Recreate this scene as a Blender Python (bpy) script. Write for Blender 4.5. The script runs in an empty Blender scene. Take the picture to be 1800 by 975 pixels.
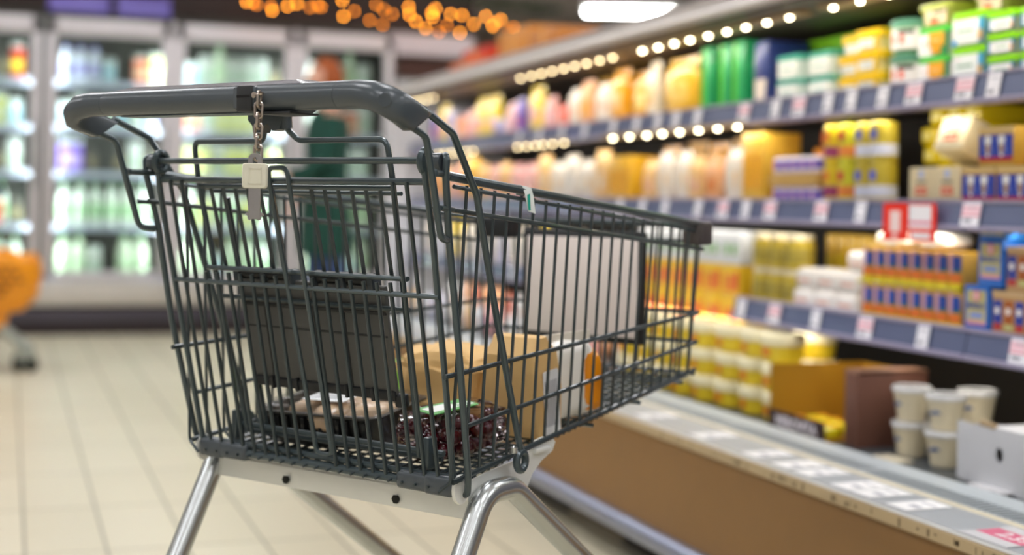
import bpy, bmesh, math, random
from mathutils import Vector, Matrix, noise
random.seed(7)
C = bpy.context.scene.collection
PI = math.pi

# ---------------------------------------------------------------- materials
def lin(h):
    if isinstance(h, str):
        h = h.lstrip('#'); c = [int(h[i:i+2], 16)/255 for i in (0, 2, 4)]
        return tuple(x/12.92 if x <= .04045 else ((x+.055)/1.055)**2.4 for x in c)
    return tuple(h)
MATS = {}
def mat(name, col, rough=.5, metal=0., emit=0., alpha=1., trans=0., var=.06, scale=14., coat=0., ior=1.45, bump=0., spec=.5):
    if name in MATS: return MATS[name]
    m = bpy.data.materials.new(name); m.use_nodes = True
    nt = m.node_tree; b = nt.nodes['Principled BSDF']; c = lin(col)
    tc = nt.nodes.new('ShaderNodeTexCoord')
    nz = nt.nodes.new('ShaderNodeTexNoise'); nz.inputs['Scale'].default_value = scale; nz.inputs['Detail'].default_value = 3
    nt.links.new(tc.outputs['Object'], nz.inputs['Vector'])
    mx = nt.nodes.new('ShaderNodeMix'); mx.data_type = 'RGBA'
    mx.inputs['A'].default_value = (*[x*(1-var) for x in c], 1); mx.inputs['B'].default_value = (*[min(1, x*(1+var)) for x in c], 1)
    nt.links.new(nz.outputs['Fac'], mx.inputs['Factor']); nt.links.new(mx.outputs['Result'], b.inputs['Base Color'])
    b.inputs['Roughness'].default_value = rough; b.inputs['Metallic'].default_value = metal
    b.inputs['IOR'].default_value = ior; b.inputs['Coat Weight'].default_value = coat
    b.inputs['Specular IOR Level'].default_value = spec
    b.inputs['Alpha'].default_value = alpha; b.inputs['Transmission Weight'].default_value = trans
    if emit:
        nt.links.new(mx.outputs['Result'], b.inputs['Emission Color']); b.inputs['Emission Strength'].default_value = emit
    if bump:
        bp = nt.nodes.new('ShaderNodeBump'); bp.inputs['Strength'].default_value = bump; bp.inputs['Distance'].default_value = .002
        nt.links.new(nz.outputs['Fac'], bp.inputs['Height']); nt.links.new(bp.outputs['Normal'], b.inputs['Normal'])
    MATS[name] = m
    return m
def glass(name, tint, refl=.08):
    if name in MATS: return MATS[name]
    m = bpy.data.materials.new(name); m.use_nodes = True; nt = m.node_tree
    nt.nodes.remove(nt.nodes['Principled BSDF']); out = nt.nodes['Material Output']
    t = nt.nodes.new('ShaderNodeBsdfTransparent'); t.inputs['Color'].default_value = (*lin(tint), 1)
    g = nt.nodes.new('ShaderNodeBsdfGlossy'); g.inputs['Roughness'].default_value = .04
    fr = nt.nodes.new('ShaderNodeFresnel'); fr.inputs['IOR'].default_value = 1.45
    mu = nt.nodes.new('ShaderNodeMath'); mu.operation = 'MULTIPLY'; mu.inputs[1].default_value = refl/.04*.5
    nt.links.new(fr.outputs[0], mu.inputs[0])
    s = nt.nodes.new('ShaderNodeMixShader'); nt.links.new(mu.outputs[0], s.inputs[0])
    nt.links.new(t.outputs[0], s.inputs[1]); nt.links.new(g.outputs[0], s.inputs[2]); nt.links.new(s.outputs[0], out.inputs['Surface'])
    MATS[name] = m
    return m
def col(h, rough=.42, coat=.15):                     # printed packaging colour
    return mat('print_'+h.lstrip('#'), h, rough, var=.04, coat=coat)

# ---------------------------------------------------------------- mesh builder
class MB:
    def __init__(s): s.v = []; s.f = []; s.mi = []; s.mats = []; s.cur = 0
    def m(s, mt):
        if mt not in s.mats: s.mats.append(mt)
        s.cur = s.mats.index(mt); return s
    def add(s, vs, fs):
        n = len(s.v); s.v += [tuple(v) for v in vs]; s.f += [tuple(n+i for i in f) for f in fs]; s.mi += [s.cur]*len(fs); return s
    def box(s, x0, x1, y0, y1, z0, z1, M=None):
        vs = [Vector((x, y, z)) for x in (x0, x1) for y in (y0, y1) for z in (z0, z1)]
        if M: vs = [M @ v for v in vs]
        return s.add(vs, [(0,1,3,2),(4,6,7,5),(0,4,5,1),(2,3,7,6),(0,2,6,4),(1,5,7,3)])
    def rbox(s, x0, x1, y0, y1, z0, z1, r=.003, seg=2, M=None):
        bm = bmesh.new(); bmesh.ops.create_cube(bm, size=1)
        for v in bm.verts: v.co = Vector(((x0+x1)/2+v.co.x*(x1-x0), (y0+y1)/2+v.co.y*(y1-y0), (z0+z1)/2+v.co.z*(z1-z0)))
        bmesh.ops.bevel(bm, geom=bm.edges[:], offset=r, segments=seg, affect='EDGES', profile=.5)
        return s.bm(bm, M)
    def bm(s, bm, M=None):
        bm.verts.index_update()
        vs = [(M @ v.co) if M else v.co.copy() for v in bm.verts]
        fs = [[v.index for v in f.verts] for f in bm.faces]; bm.free()
        return s.add(vs, fs)
    def tube(s, pts, r, fil=0., seg=8, closed=False, fseg=4, cap=True, M=None, radii=None, round_end=False):
        P = [Vector(p) for p in pts]
        if fil:
            out = []
            n = len(P)
            for i, p in enumerate(P):
                if not closed and i in (0, n-1): out.append(p); continue
                a, b = P[i-1], P[(i+1) % n]
                da, db = (a-p), (b-p)
                ang = da.angle(db, PI)
                if ang > PI-.05: out.append(p); continue
                t = min(fil/math.tan(ang/2), da.length*.48, db.length*.48)
                q0, q1 = p+da.normalized()*t, p+db.normalized()*t
                for k in range(fseg+1):
                    u = k/fseg; out.append(q0.lerp(p, u).lerp(p.lerp(q1, u), u))
            P = out
        if M: P = [M @ p for p in P]
        n = len(P); rings = []; N = None
        for i in range(n):
            if closed: T = (P[(i+1) % n]-P[i-1]).normalized()
            else: T = (P[min(i+1, n-1)]-P[max(i-1, 0)]).normalized()
            if N is None:
                N = T.orthogonal().normalized()
            else:
                N = (N-T*N.dot(T)); N = N.normalized() if N.length > 1e-6 else T.orthogonal().normalized()
            B = T.cross(N); rr = radii[i] if radii else r
            rings.append([P[i]+(N*math.cos(2*PI*k/seg)+B*math.sin(2*PI*k/seg))*rr for k in range(seg)])
        vs = [v for rg in rings for v in rg]; fs = []
        m = n if closed else n-1
        off = 0
        if closed:
            d = [(rings[0][k]-rings[-1][0]).length for k in range(seg)]; off = d.index(min(d))
        for i in range(m):
            for k in range(seg):
                a, b = i*seg+k, i*seg+(k+1) % seg
                j = (i+1) % n; o = off if (closed and i == n-1) else 0
                fs.append((a, b, j*seg+(k+1+o) % seg, j*seg+(k+o) % seg))
        if not closed and cap: fs += [tuple(range(seg))[::-1], tuple((n-1)*seg+k for k in range(seg))]
        return s.add(vs, fs)
    def lathe(s, prof, seg=20, c=(0, 0, 0), M=None, sx=1., sy=1.):
        vs = []; fs = []
        for r, z in prof:
            for k in range(seg):
                a = 2*PI*k/seg; vs.append(Vector((c[0]+r*sx*math.cos(a), c[1]+r*sy*math.sin(a), c[2]+z)))
        if M: vs = [M @ v for v in vs]
        for i in range(len(prof)-1):
            for k in range(seg):
                fs.append((i*seg+k, i*seg+(k+1) % seg, (i+1)*seg+(k+1) % seg, (i+1)*seg+k))
        if prof[0][0] > 1e-5: fs.append(tuple(range(seg))[::-1])
        if prof[-1][0] > 1e-5: fs.append(tuple((len(prof)-1)*seg+k for k in range(seg)))
        return s.add(vs, fs)
    def loft(s, rings, cap=True):
        n = len(rings[0]); vs = [v for r in rings for v in r]; fs = []
        for i in range(len(rings)-1):
            for k in range(n): fs.append((i*n+k, i*n+(k+1) % n, (i+1)*n+(k+1) % n, (i+1)*n+k))
        if cap: fs += [tuple(range(n))[::-1], tuple((len(rings)-1)*n+k for k in range(n))]
        return s.add(vs, fs)
    def rrect(s, secs, rad=.015, seg=4, M=None):      # secs: (x0,x1,y0,y1,z) stacked rounded rectangles
        rings = []
        for x0, x1, y0, y1, z in secs:
            r = min(rad, (x1-x0)/2.01, (y1-y0)/2.01); ring = []
            for cx, cy, a0 in ((x1-r, y1-r, 0), (x0+r, y1-r, 90), (x0+r, y0+r, 180), (x1-r, y0+r, 270)):
                for k in range(seg+1):
                    a = math.radians(a0+90*k/seg); ring.append(Vector((cx+r*math.cos(a), cy+r*math.sin(a), z)))
            rings.append([M @ v for v in ring] if M else ring)
        return s.loft(rings)
    def prism(s, poly, thick, M):                     # poly in local xy, extruded +z by thick, transformed by M
        n = len(poly); vs = [M @ Vector((x, y, 0)) for x, y in poly]+[M @ Vector((x, y, thick)) for x, y in poly]
        return s.add(vs, [tuple(range(n))[::-1], tuple(range(n, 2*n))]+[(k, (k+1) % n, n+(k+1) % n, n+k) for k in range(n)])
    def build(s, name, parent=None, loc=None, rz=0, angle=35):
        me = bpy.data.meshes.new(name); me.from_pydata(s.v, [], s.f)
        for mt in s.mats: me.materials.append(mt)
        me.polygons.foreach_set('material_index', s.mi)
        me.validate(); 
        bm = bmesh.new(); bm.from_mesh(me); bmesh.ops.recalc_face_normals(bm, faces=bm.faces[:]); bm.to_mesh(me); bm.free()
        me.polygons.foreach_set('use_smooth', [True]*len(me.polygons))
        me.set_sharp_from_angle(angle=math.radians(angle)); me.update()
        o = bpy.data.objects.new(name, me); C.objects.link(o)
        if parent: o.parent = parent
        if loc is not None: o.location = loc; 
        if rz: o.rotation_euler.z = rz
        return o
def T(x, y, z): return Matrix.Translation((x, y, z))
def Rz(a): return Matrix.Rotation(a, 4, 'Z')
def Rx(a): return Matrix.Rotation(a, 4, 'X')
def Ry(a): return Matrix.Rotation(a, 4, 'Y')
def tag(o, label, cat, group=None):
    o['label'] = label; o['category'] = cat
    if group: o['group'] = group
    return o
def thing(name, label, cat, loc=(0, 0, 0), rz=0, group=None):
    o = bpy.data.objects.new(name, None); C.objects.link(o); o.location = loc; o.rotation_euler.z = rz
    o.empty_display_size = .05
    return tag(o, label, cat, group)
def struct(mb, name):
    o = mb.build(name); o['kind'] = 'structure'; return o
def kids(o): return [c for c in ALLOBJ() if c.parent == o]
def ALLOBJ(): return C.objects
KC = {}
def dup(root, loc, rz, label, group=None):
    if root.name not in KC:
        KC[root.name] = [(c, [g for g in C.objects if g.parent == c]) for c in C.objects if c.parent == root]
    r = root.copy(); C.objects.link(r); r.location = loc; r.rotation_euler = (0, 0, rz); r['label'] = label
    if group: r['group'] = group
    elif 'group' in r: del r['group']
    for c, gs in KC[root.name]:
        d = c.copy(); C.objects.link(d); d.parent = r
        for g in gs:
            e = g.copy(); C.objects.link(e); e.parent = d
    return r
def text(body, size, mt, parent, name='lettering', M=None, depth=.0004, squash=1.0, bold=0.):
    cu = bpy.data.curves.new('txt', 'FONT'); cu.body = body; cu.size = size; cu.align_x = 'CENTER'; cu.align_y = 'CENTER'
    cu.extrude = depth; cu.offset = bold
    tmp = bpy.data.objects.new('tmp', cu); C.objects.link(tmp)
    dg = bpy.context.evaluated_depsgraph_get(); me = bpy.data.meshes.new_from_object(tmp.evaluated_get(dg))
    bpy.data.objects.remove(tmp)
    me.name = name; me.materials.clear(); me.materials.append(mt)
    me.transform(M @ Matrix.Diagonal((squash, 1, 1, 1)) if M else Matrix.Diagonal((squash, 1, 1, 1)))
    o = bpy.data.objects.new(name, me); C.objects.link(o); o.parent = parent
    return o
# text on a face that looks towards -X: reading direction is -Y, up is +Z
FACE = Matrix(((0, 0, -1, 0), (-1, 0, 0, 0), (0, 1, 0, 0), (0, 0, 0, 1)))
ORD = ['first', 'second', 'third', 'fourth', 'fifth', 'sixth', 'seventh', 'eighth', 'ninth', 'tenth', 'eleventh', 'twelfth', 'thirteenth', 'fourteenth', 'fifteenth', 'sixteenth']
def lev(k, n):
    if n == 1: return ''
    if k == 0: return 'lowest'
    if k == n-1: return 'topmost'
    return 'middle' if n == 3 else ORD[k]+' from the bottom'

# ---------------------------------------------------------------- camera
H = .91; F = 2500.; PSI = math.atan(885/2500); TH = math.radians(35.55); ROLL = math.radians(1.1)
cam = bpy.data.cameras.new('camera'); cam.lens = 50; cam.sensor_width = 36; cam.sensor_fit = 'HORIZONTAL'
cam.shift_y = -130.5/1800; cam.clip_start = .05
co = bpy.data.objects.new('camera', cam); C.objects.link(co)
fw = Vector((math.sin(PSI), math.cos(PSI), 0)); rt = Vector((math.cos(PSI), -math.sin(PSI), 0)); up = Vector((0, 0, 1))
r2 = rt*math.cos(ROLL)+up*math.sin(ROLL); u2 = -rt*math.sin(ROLL)+up*math.cos(ROLL)
Mc = Matrix.Identity(4)
for i in range(3): Mc[i][0] = r2[i]; Mc[i][1] = u2[i]; Mc[i][2] = -fw[i]
Mc.translation = (0, 0, H); co.matrix_world = Mc
cam.dof.use_dof = True; cam.dof.focus_distance = 1.93; cam.dof.aperture_fstop = 2.0
bpy.context.scene.camera = co
vs_ = bpy.context.scene.view_settings
vs_.view_transform = 'Standard'; vs_.look = 'None'; vs_.exposure = 0.0; vs_.gamma = 1; vs_.use_curve_mapping = False
# ---------------------------------------------------------------- shopping cart
POW = mat('dark_powder_coat', '#445054', .3, .3, var=.08, scale=60, coat=.25)
POW2 = mat('dark_powder_coat_thin', '#384245', .34, .3, var=.08, scale=60, coat=.2)
PLA = mat('dark_grey_plastic', '#474e53', .27, var=.03)
PLB = mat('black_plastic', '#232527', .4, var=.05)
PLG = mat('grey_flap_plastic', '#565653', .5, var=.05)
CHR = mat('zinc_steel', '#c9cdcd', .27, .88, var=.04, scale=30)
CHR2 = mat('nickel_chain', '#b9aea4', .25, 1., var=.12, scale=90)
KEYM = mat('key_steel', '#b4b2b2', .32, 1., var=.06, scale=80)
KEYP = mat('key_cream_plastic', '#d9d6c3', .45, var=.02)
PLT = mat('painted_light_steel', '#e2e3de', .4, .2, var=.05)
BEI = mat('ad_board_beige', '#e6dbd5', .5, var=.03)
GLO = mat('handle_gloss_insert', '#8c8b92', .18, .1, var=.03, coat=.5)
Ocam = Vector((math.cos(TH), -math.sin(TH)))*(-1.443)+Vector((math.sin(TH), math.cos(TH)))*1.46
def cam2w(p): return Vector((math.cos(PSI)*p[0]+math.sin(PSI)*p[1], -math.sin(PSI)*p[0]+math.cos(PSI)*p[1]))
Ow = cam2w(Ocam); CROT = -(PSI+TH)
cart = thing('shopping_cart', 'large dark grey wire shopping cart with chained coin key standing in the aisle', 'shopping cart', (Ow.x, Ow.y, 0), CROT)
def L(u, v, w): return Vector((u, v, w+H))
CM = Matrix.Translation((Ow.x, Ow.y, 0)) @ Rz(CROT)
def gv(w, k=.005): return k-.216*w           # rear plane
def su(v): return .281-.05*max(0, v)          # side half width at the rim
def sub(v): return .262-.045*max(0, v)        # at the bottom
def rimw(v): return .036-.084*v
def botw(v): return -.392+.118*v
VF = .815
# rim and side wires
for sg in (1, -1):
    b = MB().m(POW)
    b.tube([L(sg*.281, .018, rimw(.018)), L(sg*su(VF), VF, rimw(VF))], .0062, seg=10)
    b.tube([L(sg*.279, .035, rimw(.035)-.0125), L(sg*(su(VF)-.001), VF, rimw(VF)-.0125)], .003)
    b.m(POW2)
    def wside(v, w):                          # half width at height w
        t = (rimw(v)-w)/(rimw(v)-botw(v)); return su(v)*(1-t)+sub(v)*t
    for w0, w1, v0 in ((-.008, -.076, -.008), (-.236, -.19, .035), (-.315, -.243, .085)):
        b.tube([L(sg*(wside(v, w0+(w1-w0)*v/VF)+.002), v, w0+(w1-w0)*v/VF) for v in (v0, .2, .4, .6, VF)], .0036)
    b.tube([L(sg*(sub(.09)+.002), .07, botw(.07)+.003), L(sg*(sub(VF)+.002), VF, botw(VF)+.003)], .0042)
    v = .065; 
    while v < VF-.005:
        b.tube([L(sg*su(v), v, rimw(v)-.008), L(sg*(wside(v, -.2)), v, -.2), L(sg*sub(v), v, botw(v)+.004), L(sg*(sub(v)-.02), v, botw(v)-.012)], .00235, fil=.008, seg=6, fseg=2)
        v += .0345
    b.build('side_grid', cart)
# floor grid
b = MB().m(POW2)
v = .1
while v < VF:
    h = sub(v)-.018; b.tube([L(-h, v, botw(v)-.012), L(h, v, botw(v)-.012)], .002, seg=6); v += .0173
for k in range(-10, 11):
    u = k*.0235
    b.tube([L(u, .074, botw(.085)-.0125), L(u, .09, botw(.085)-.009), L(u*.9, VF, botw(VF)-.009)], .0022, seg=6)
b.m(POW)
for k in range(5): 
    vv = .15+.16*k; h = sub(vv)-.01; b.tube([L(-h, vv, botw(vv)-.016), L(h, vv, botw(vv)-.016)], .0035)
b.build('basket_floor', cart)
# front grid
b = MB().m(POW)
f0 = su(VF); f1 = sub(VF)
b.tube([L(-f0, VF, rimw(VF)), L(f0, VF, rimw(VF))], .006, seg=10)
b.tube([L(-f0, VF+.004, rimw(VF)-.03), L(f0, VF+.004, rimw(VF)-.03)], .0035)
b.m(POW2)
for w in (-.19, -.243, -.3):
    h = f0+(f1-f0)*(w-rimw(VF))/(botw(VF)-rimw(VF)); b.tube([L(-h, VF+.003, w), L(h, VF+.003, w)], .0036)
n = 17
for k in range(n):
    s_ = -1+2*k/(n-1); b.tube([L(s_*f0*.98, VF, rimw(VF)), L(s_*f1*.95, VF, botw(VF)), L(s_*f1*.93, VF-.02, botw(VF)-.01)], .00235, seg=6, fil=.01, fseg=2)
b.build('front_grid', cart)
for sg in (1, -1):
    xa, xb = sorted((sg*(f0-(.026 if sg > 0 else .07)), sg*(f0+.009)))
    b = MB().m(mat('bumper_brown_grey', '#4d4644', .5) if sg > 0 else PLB); b.rbox(xa, xb, VF-.035, VF+.022, rimw(VF)-.036+H, rimw(VF)+.006+H, .006)
    b.rbox(xa-.001, xb+.001, VF-.03, VF-.018, rimw(VF)-.03+H, rimw(VF)-.004+H, .002)
    b.build('corner_bumper', cart)
b = MB().m(PLB)
b.rbox(-.137, .137, VF-.028, VF-.017, -.255+H, -.048+H, .006)
fr = b.build('board_frame', cart)
b = MB().m(BEI); b.rbox(-.123, .123, VF-.031, VF-.0265, -.243+H, -.061+H, .002)
b.build('ad_board', fr)['label'] = 'beige blank back of the front board'
# corner posts
for sg in (1, -1):
    b = MB().m(POW)
    b.tube([L(sg*.283, .012, .048), L(sg*.287, .004, .0625), L(sg*.296, -.003, .058), L(sg*.294, -.002, .035), L(sg*.286, .018, -.05), L(sg*.284, .045, -.19), L(sg*.272, .088, -.372), L(sg*.264, .098, -.402), L(sg*.25, .1, -.402)], .0048, fil=.014, seg=10)
    b.build('corner_post', cart)
# handle rods
for sg in (1, -1):
    b = MB().m(POW)
    b.tube([L(sg*.303, -.09, .095), L(sg*.302, -.054, .083), L(sg*.3, -.037, .03), L(sg*.296, -.012, -.048), L(sg*.288, .012, -.05)], .0047, fil=.02, seg=10)
    b.build('handle_rod', cart)
    b = MB().m(POW)
    b.tube([L(sg*.303, -.06, .116), L(sg*.298, .006, .09), L(sg*.291, .07, .01), L(sg*.2835, .124, -.136), L(sg*.276, .205, -.352)], .0049, fil=.02, seg=10)
    c0 = L(sg*.277, .206, -.368)
    b.tube([c0+Vector((sg*-.0, math.cos(a)*.011, math.sin(a)*.013)) for a in [i*2*PI/14 for i in range(14)]], .0058, closed=True, seg=8)
    b.m(CHR).lathe([(.0, .006), (.0055, .004), (.0055, -.004), (0, -.006)], 12, M=Matrix.Translation(c0+Vector((0, -.018, .018))))
    b.build('support_rod', cart)
# short rear crossbars sticking out between posts and rods
for sg in (1, -1):
    b = MB().m(POW)
    b.tube([L(sg*.298, -.03, .037), L(sg*.283, .018, .036)], .0046, seg=10)
    b.tube([L(sg*.297, -.015, -.008), L(sg*.282, .03, -.01)], .0036)
    b.lathe([(0, -.006), (.005, -.004), (.006, 0), (.005, .004), (0, .006)], 12, M=Matrix.Translation(L(sg*.299, -.032, .037)))
    b.build('rod_bracket', cart)
# pivot rollers
for sg in (1, -1):
    b = MB().m(PLA)
    b.lathe([(0, -.0125), (.0115, -.0125), (.0125, -.009), (.0125, .009), (.0115, .0125), (0, .0125)], 20, M=Matrix.Translation(L(sg*.2745, .002, .052)) @ Ry(PI/2))
    b.m(POW); b.tube([L(sg*.2605, -.002+math.sin(a)*.0125, .053+math.cos(a)*.0145) for a in [i*2*PI/18 for i in range(18)]], .0052, closed=True)
    b.build('gate_pivot', cart)
# rear gate
b = MB().m(POW)
def g(u, w, k=.005): return L(u, gv(w, k), w)
b.tube([g(-.266, .054), g(.266, .054)], .0048, seg=10)
b.tube([g(-.262, .026), g(.262, .026)], .0048, seg=10)
for sg in (1, -1): b.tube([g(sg*.262, .06, .002), g(sg*.263, -.05, .002), g(sg*.2575, -.2, .002), g(sg*.25, -.375, .002), L(sg*.25, .094, -.392)], .0045, fil=.02)
b.tube([g(-.255, -.127, .0), g(.264, -.127, .0)], .0038)
b.tube([g(-.19, -.106, .009), g(.204, -.106, .009)], .0036)
b.tube([g(-.25, -.392, .003), g(.25, -.392, .003)], .0068, seg=10)
b.tube([g(-.25, -.38, .008), g(.25, -.38, .008)], .0045, seg=10)
b.tube([g(-.0, -.35, -.003), g(.0, -.372, -.003), g(.031, -.372, -.003), g(.031, -.35, -.003)], .0033, fil=.0155, fseg=6)
b.m(POW2)
us = [-.235+.0245*k for k in range(20)]
for k, u in enumerate(us):
    if abs(u-.0) < .02 : continue
    top = .026 
    if abs(u) < .2 and u < .03: top = -.112
    if abs(u) < .2 and u >= .03: top = -.112
    b.tube([g(u*(1 if top > 0 else .995), top, .000), g(u*.99, -.19, .0), g(u*.975, -.388, .0)], .0031, seg=8)
# arched pair in the middle
b.m(POW); b.tube([g(.0, -.37, -.002), g(-.022, .02, -.002), g(-.022, .044, -.002), g(.016, .044, -.002), g(.016, .02, -.002), g(.031, -.37, -.002)], .0036, fil=.018, fseg=6, seg=10)
b.build('rear_gate', cart)
# plastic sleeves on the bottom gate bar
for sg in (1, -1):
    b = MB().m(PLA)
    x0, x1 = sorted((sg*.15, sg*.253))
    b.rbox(x0, x1, gv(-.392)-.012, gv(-.392)+.013, -.404+H, -.378+H, .007, 3)
    b.rbox(min(sg*.2, sg*.253), max(sg*.2, sg*.253), gv(-.392)-.013, gv(-.392)+.014, -.4055+H, -.3765+H, .007, 3)
    b.build('gate_sleeve', cart)
# folded child seat frame
b = MB().m(POW)
K = .018
for sg in (1, -1):
    b.tube([L(-.012+sg*.022, -.012, .118), L(-.012+sg*.0225, -.006, .098), L(-.01+sg*.036, .001, .083), g(sg*.19, .083, K), g(sg*.192, .03, K), g(sg*.182, -.2, K+.004), g(sg*.172, -.36, K+.01)], .0042, fil=.014, seg=10)
b.tube([g(-.19, .017, K), g(.19, .017, K)], .0038)
b.tube([g(-.188, .010, K+.02), g(.188, .010, K+.02)], .003)
b.tube([g(-.195, -.1065, K+.004), g(.195, -.1065, K+.004)], .0034)
b.tube([g(-.19, -.15, K+.004), g(.19, -.15, K+.004)], .0034)
b.tube([g(-.19, -.352, K+.012), g(.215, -.352, K+.012)], .0045)
b.tube([g(-.185, -.362, K+.02), g(.205, -.362, K+.02)], .0036)
for sg in (1, -1): b.rbox(sg*.192-.006, sg*.192+.006, gv(-.35, K)+.0, gv(-.35, K)+.02, -.375+H, -.33+H, .003)
b.m(POW2)
for k in range(14):
    u = -.167+.0257*k
    if abs(u) < .025: continue
    b.tube([g(u, .014, K+.0), g(u*.985, -.108, K+.006)], .0029, seg=6)
for u in (-.148,): b.tube([g(u, .0, K+.012), g(u*.98, -.19, K+.016), g(u*.95, -.358, K+.02)], .0045, seg=8)
b.build('child_seat_frame', cart)
# plastic seat flap
FM = Matrix.Translation(L(0, gv(-.12, .03), -.12)) @ Rx(math.radians(12.2))
b = MB().m(PLG)
# flap local: x=u, y = depth, z = down (negative)
b.rbox(-.142, .142, 0, .006, -.162, -.036, .002, M=FM)
b.rbox(-.143, .143, -.002, .008, -.04, .0, .003, M=FM)
b.m(PLB)
b.rbox(-.141, .141, -.004, .008, -.168, -.153, .003, M=FM)
b.rbox(-.141, .141, -.003, .003, -.042, -.036, .001, M=FM)
for x in (-.1, -.005, .0, .06): b.box(x-.0012, x+.0012, -.001, .001, -.155, -.042, M=FM)
b.box(-.138, .138, -.0008, .001, -.075, -.072, M=FM)
for x in (-.1, -.05, .05, .1): b.rbox(x-.003, x+.003, -.007, .006, -.17, -.15, .0015, M=FM)
b.rbox(.136, .155, -.002, .012, -.178, -.158, .004, M=FM)
flap = b.build('seat_flap', cart); flap['label'] = 'dark plastic child seat flap folded up'
for x0, x1 in ((-.146, -.035), (.012, .122)):
    b = MB().m(PLB)
    b.tube([FM @ Vector((x0, .004, .008)), FM @ Vector((x1, .004, .008))], .0085, seg=12)
    b.m(PLA)
    for x in (x0, (x0+x1)/2, x1): b.rbox(x-.006, x+.006, -.008, .014, -.012, .016, .004, M=FM)
    b.build('hinge_clip', flap)
# handle
b = MB().m(PLA)
def hring(c, t, ru, rw, n=20):
    t = Vector(t).normalized(); side = t.cross(Vector((0, 0, 1))).normalized() if abs(t.z) < .95 else Vector((0, 1, 0)); upv = side.cross(t)
    return [Vector(c)+side*ru*math.cos(2*PI*k/n)+upv*rw*math.sin(2*PI*k/n) for k in range(n)]
def sup(c, t, ru, rw, e, n=24, side=None):
    t = Vector(t).normalized(); side = Vector(side) if side else t.cross(Vector((0, 0, 1))).normalized(); upv = side.cross(t).normalized(); out = []
    for k in range(n):
        a = 2*PI*k/n; ca, sa = math.cos(a), math.sin(a)
        out.append(Vector(c)+side*ru*math.copysign(abs(ca)**e, ca)+upv*rw*math.copysign(abs(sa)**e, sa))
    return out
HV, HW = -.13, .132
mid = [(-.2255, 0.018, .0), (-.19, .0185, 0), (0, .019, 0), (.195, .018, 0), (.2255, .018, 0)]
b.loft([sup(L(u, HV, HW), (1, 0, 0), r, r, 1) for u, r, _ in mid])
hd = b.build('handle', cart)
for sg in (1, -1):
    b = MB().m(PLA)
    ns = [((.2262, -.13, .132), (0, .018, 0), (0, 0, .018), 1.), ((.258, -.1315, .132), (0, .018, 0), (0, 0, .018), 1.), ((.282, -.134, .1295), (-.004, .0175, 0), (.003, .002, .018), 1.),
          ((.300, -.131, .1235), (-.011, .013, 0), (.006, .008, .0172), .95), ((.309, -.1205, .1165), (-.0145, .005, .001), (.003, .014, .0165), .85), ((.3095, -.1035, .110), (-.0138, 0, 0), (0, .0175, .0145), .7),
          ((.306, -.085, .1035), (-.0118, 0, 0), (0, .0205, .0125), .5), ((.304, -.0745, .1), (-.0105, 0, 0), (0, .0205, .0125), .42), ((.304, -.074, .0995), (-.0095, 0, 0), (0, .0195, .0118), .42)]
    rings = []
    for c, A, Bv, e in ns:
        rg = []
        for k in range(28):
            a = 2*PI*k/28; ca, sa = math.cos(a), math.sin(a)
            q = Vector(A)*math.copysign(abs(ca)**e, ca)+Vector(Bv)*math.copysign(abs(sa)**e, sa)
            rg.append(L(sg*(c[0]+q.x), c[1]+q.y, c[2]+q.z))
        rings.append(rg)
    b.loft(rings)
    cap = b.build('handle_end', hd, angle=50)
    if sg < 0: continue
    b = MB().m(PLA)
    b.lathe([(0, .0016), (.0085, .0014), (.0098, 0)], 24, M=Matrix.Translation(L(sg*.3095, -.1445, .1225)) @ Vector((0, 0, 1)).rotation_difference(Vector((sg*.55, -.83, -.05))).to_matrix().to_4x4())
    b.build('cap_button', hd)
b = MB().m(GLO)
# raised display insert on the handle top and underside tray
b.rrect([(-.225, .178, HV-.008, HV+.045, HW+.012+H), (-.222, .175, HV-.008, HV+.048, HW+.017+H), (-.19, .16, HV-.002, HV+.042, HW+.022+H)], .02)
b.build('display_insert', hd)['label'] = 'glossy grey insert on top of the handle'
b = MB().m(PLA)
b.rrect([(-.2, .15, HV-.004, HV+.036, HW-.0195+H), (-.222, .155, HV-.002, HV+.042, HW-.0135+H), (-.224, .16, HV-.0, HV+.044, HW+.013+H)], .012)
b.m(PLB).rbox(.09, .15, HV-.0145, HV+.04, HW-.0225+H, HW-.0195+H, .001)
b.build('handle_tray', hd)
b = MB().m(PLA)                                   # coin lock housing on the aisle side
b.rbox(.05, .09, HV-.0195, HV-.002, HW-.015+H, HW+.0145+H, .003)
b.m(PLB); b.rbox(.058, .088, HV-.0212, HV-.002, HW-.019+H, HW+.016+H, .003)
b.m(mat('slot_black', '#050505', .8)).box(.06, .084, HV-.0218, HV-.018, HW-.0005+H, HW+.0028+H)
b.build('coin_lock', hd)
b = MB().m(PLA)                                   # hook block under the handle
HM = Matrix(((1, 0, 0, -.012), (0, 0, -1, -.0), (0, 1, 0, H+.1), (0, 0, 0, 1)))
b.prism([(-.045, .028), (-.045, .012), (-.036, .004), (-.034, -.006), (-.018, -.006), (-.012, .004), (-.006, .006), (.0, .002), (.004, -.004), (.018, -.002), (.03, .028)], .018, HM)
b.tube([L(.0105, -.011, .128), L(.0105, -.008, .1)], .0085, seg=12)
b.rbox(-.05, .03, -.11, .0, H+.122, H+.131, .003)
b.build('seat_hook', cart)
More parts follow.
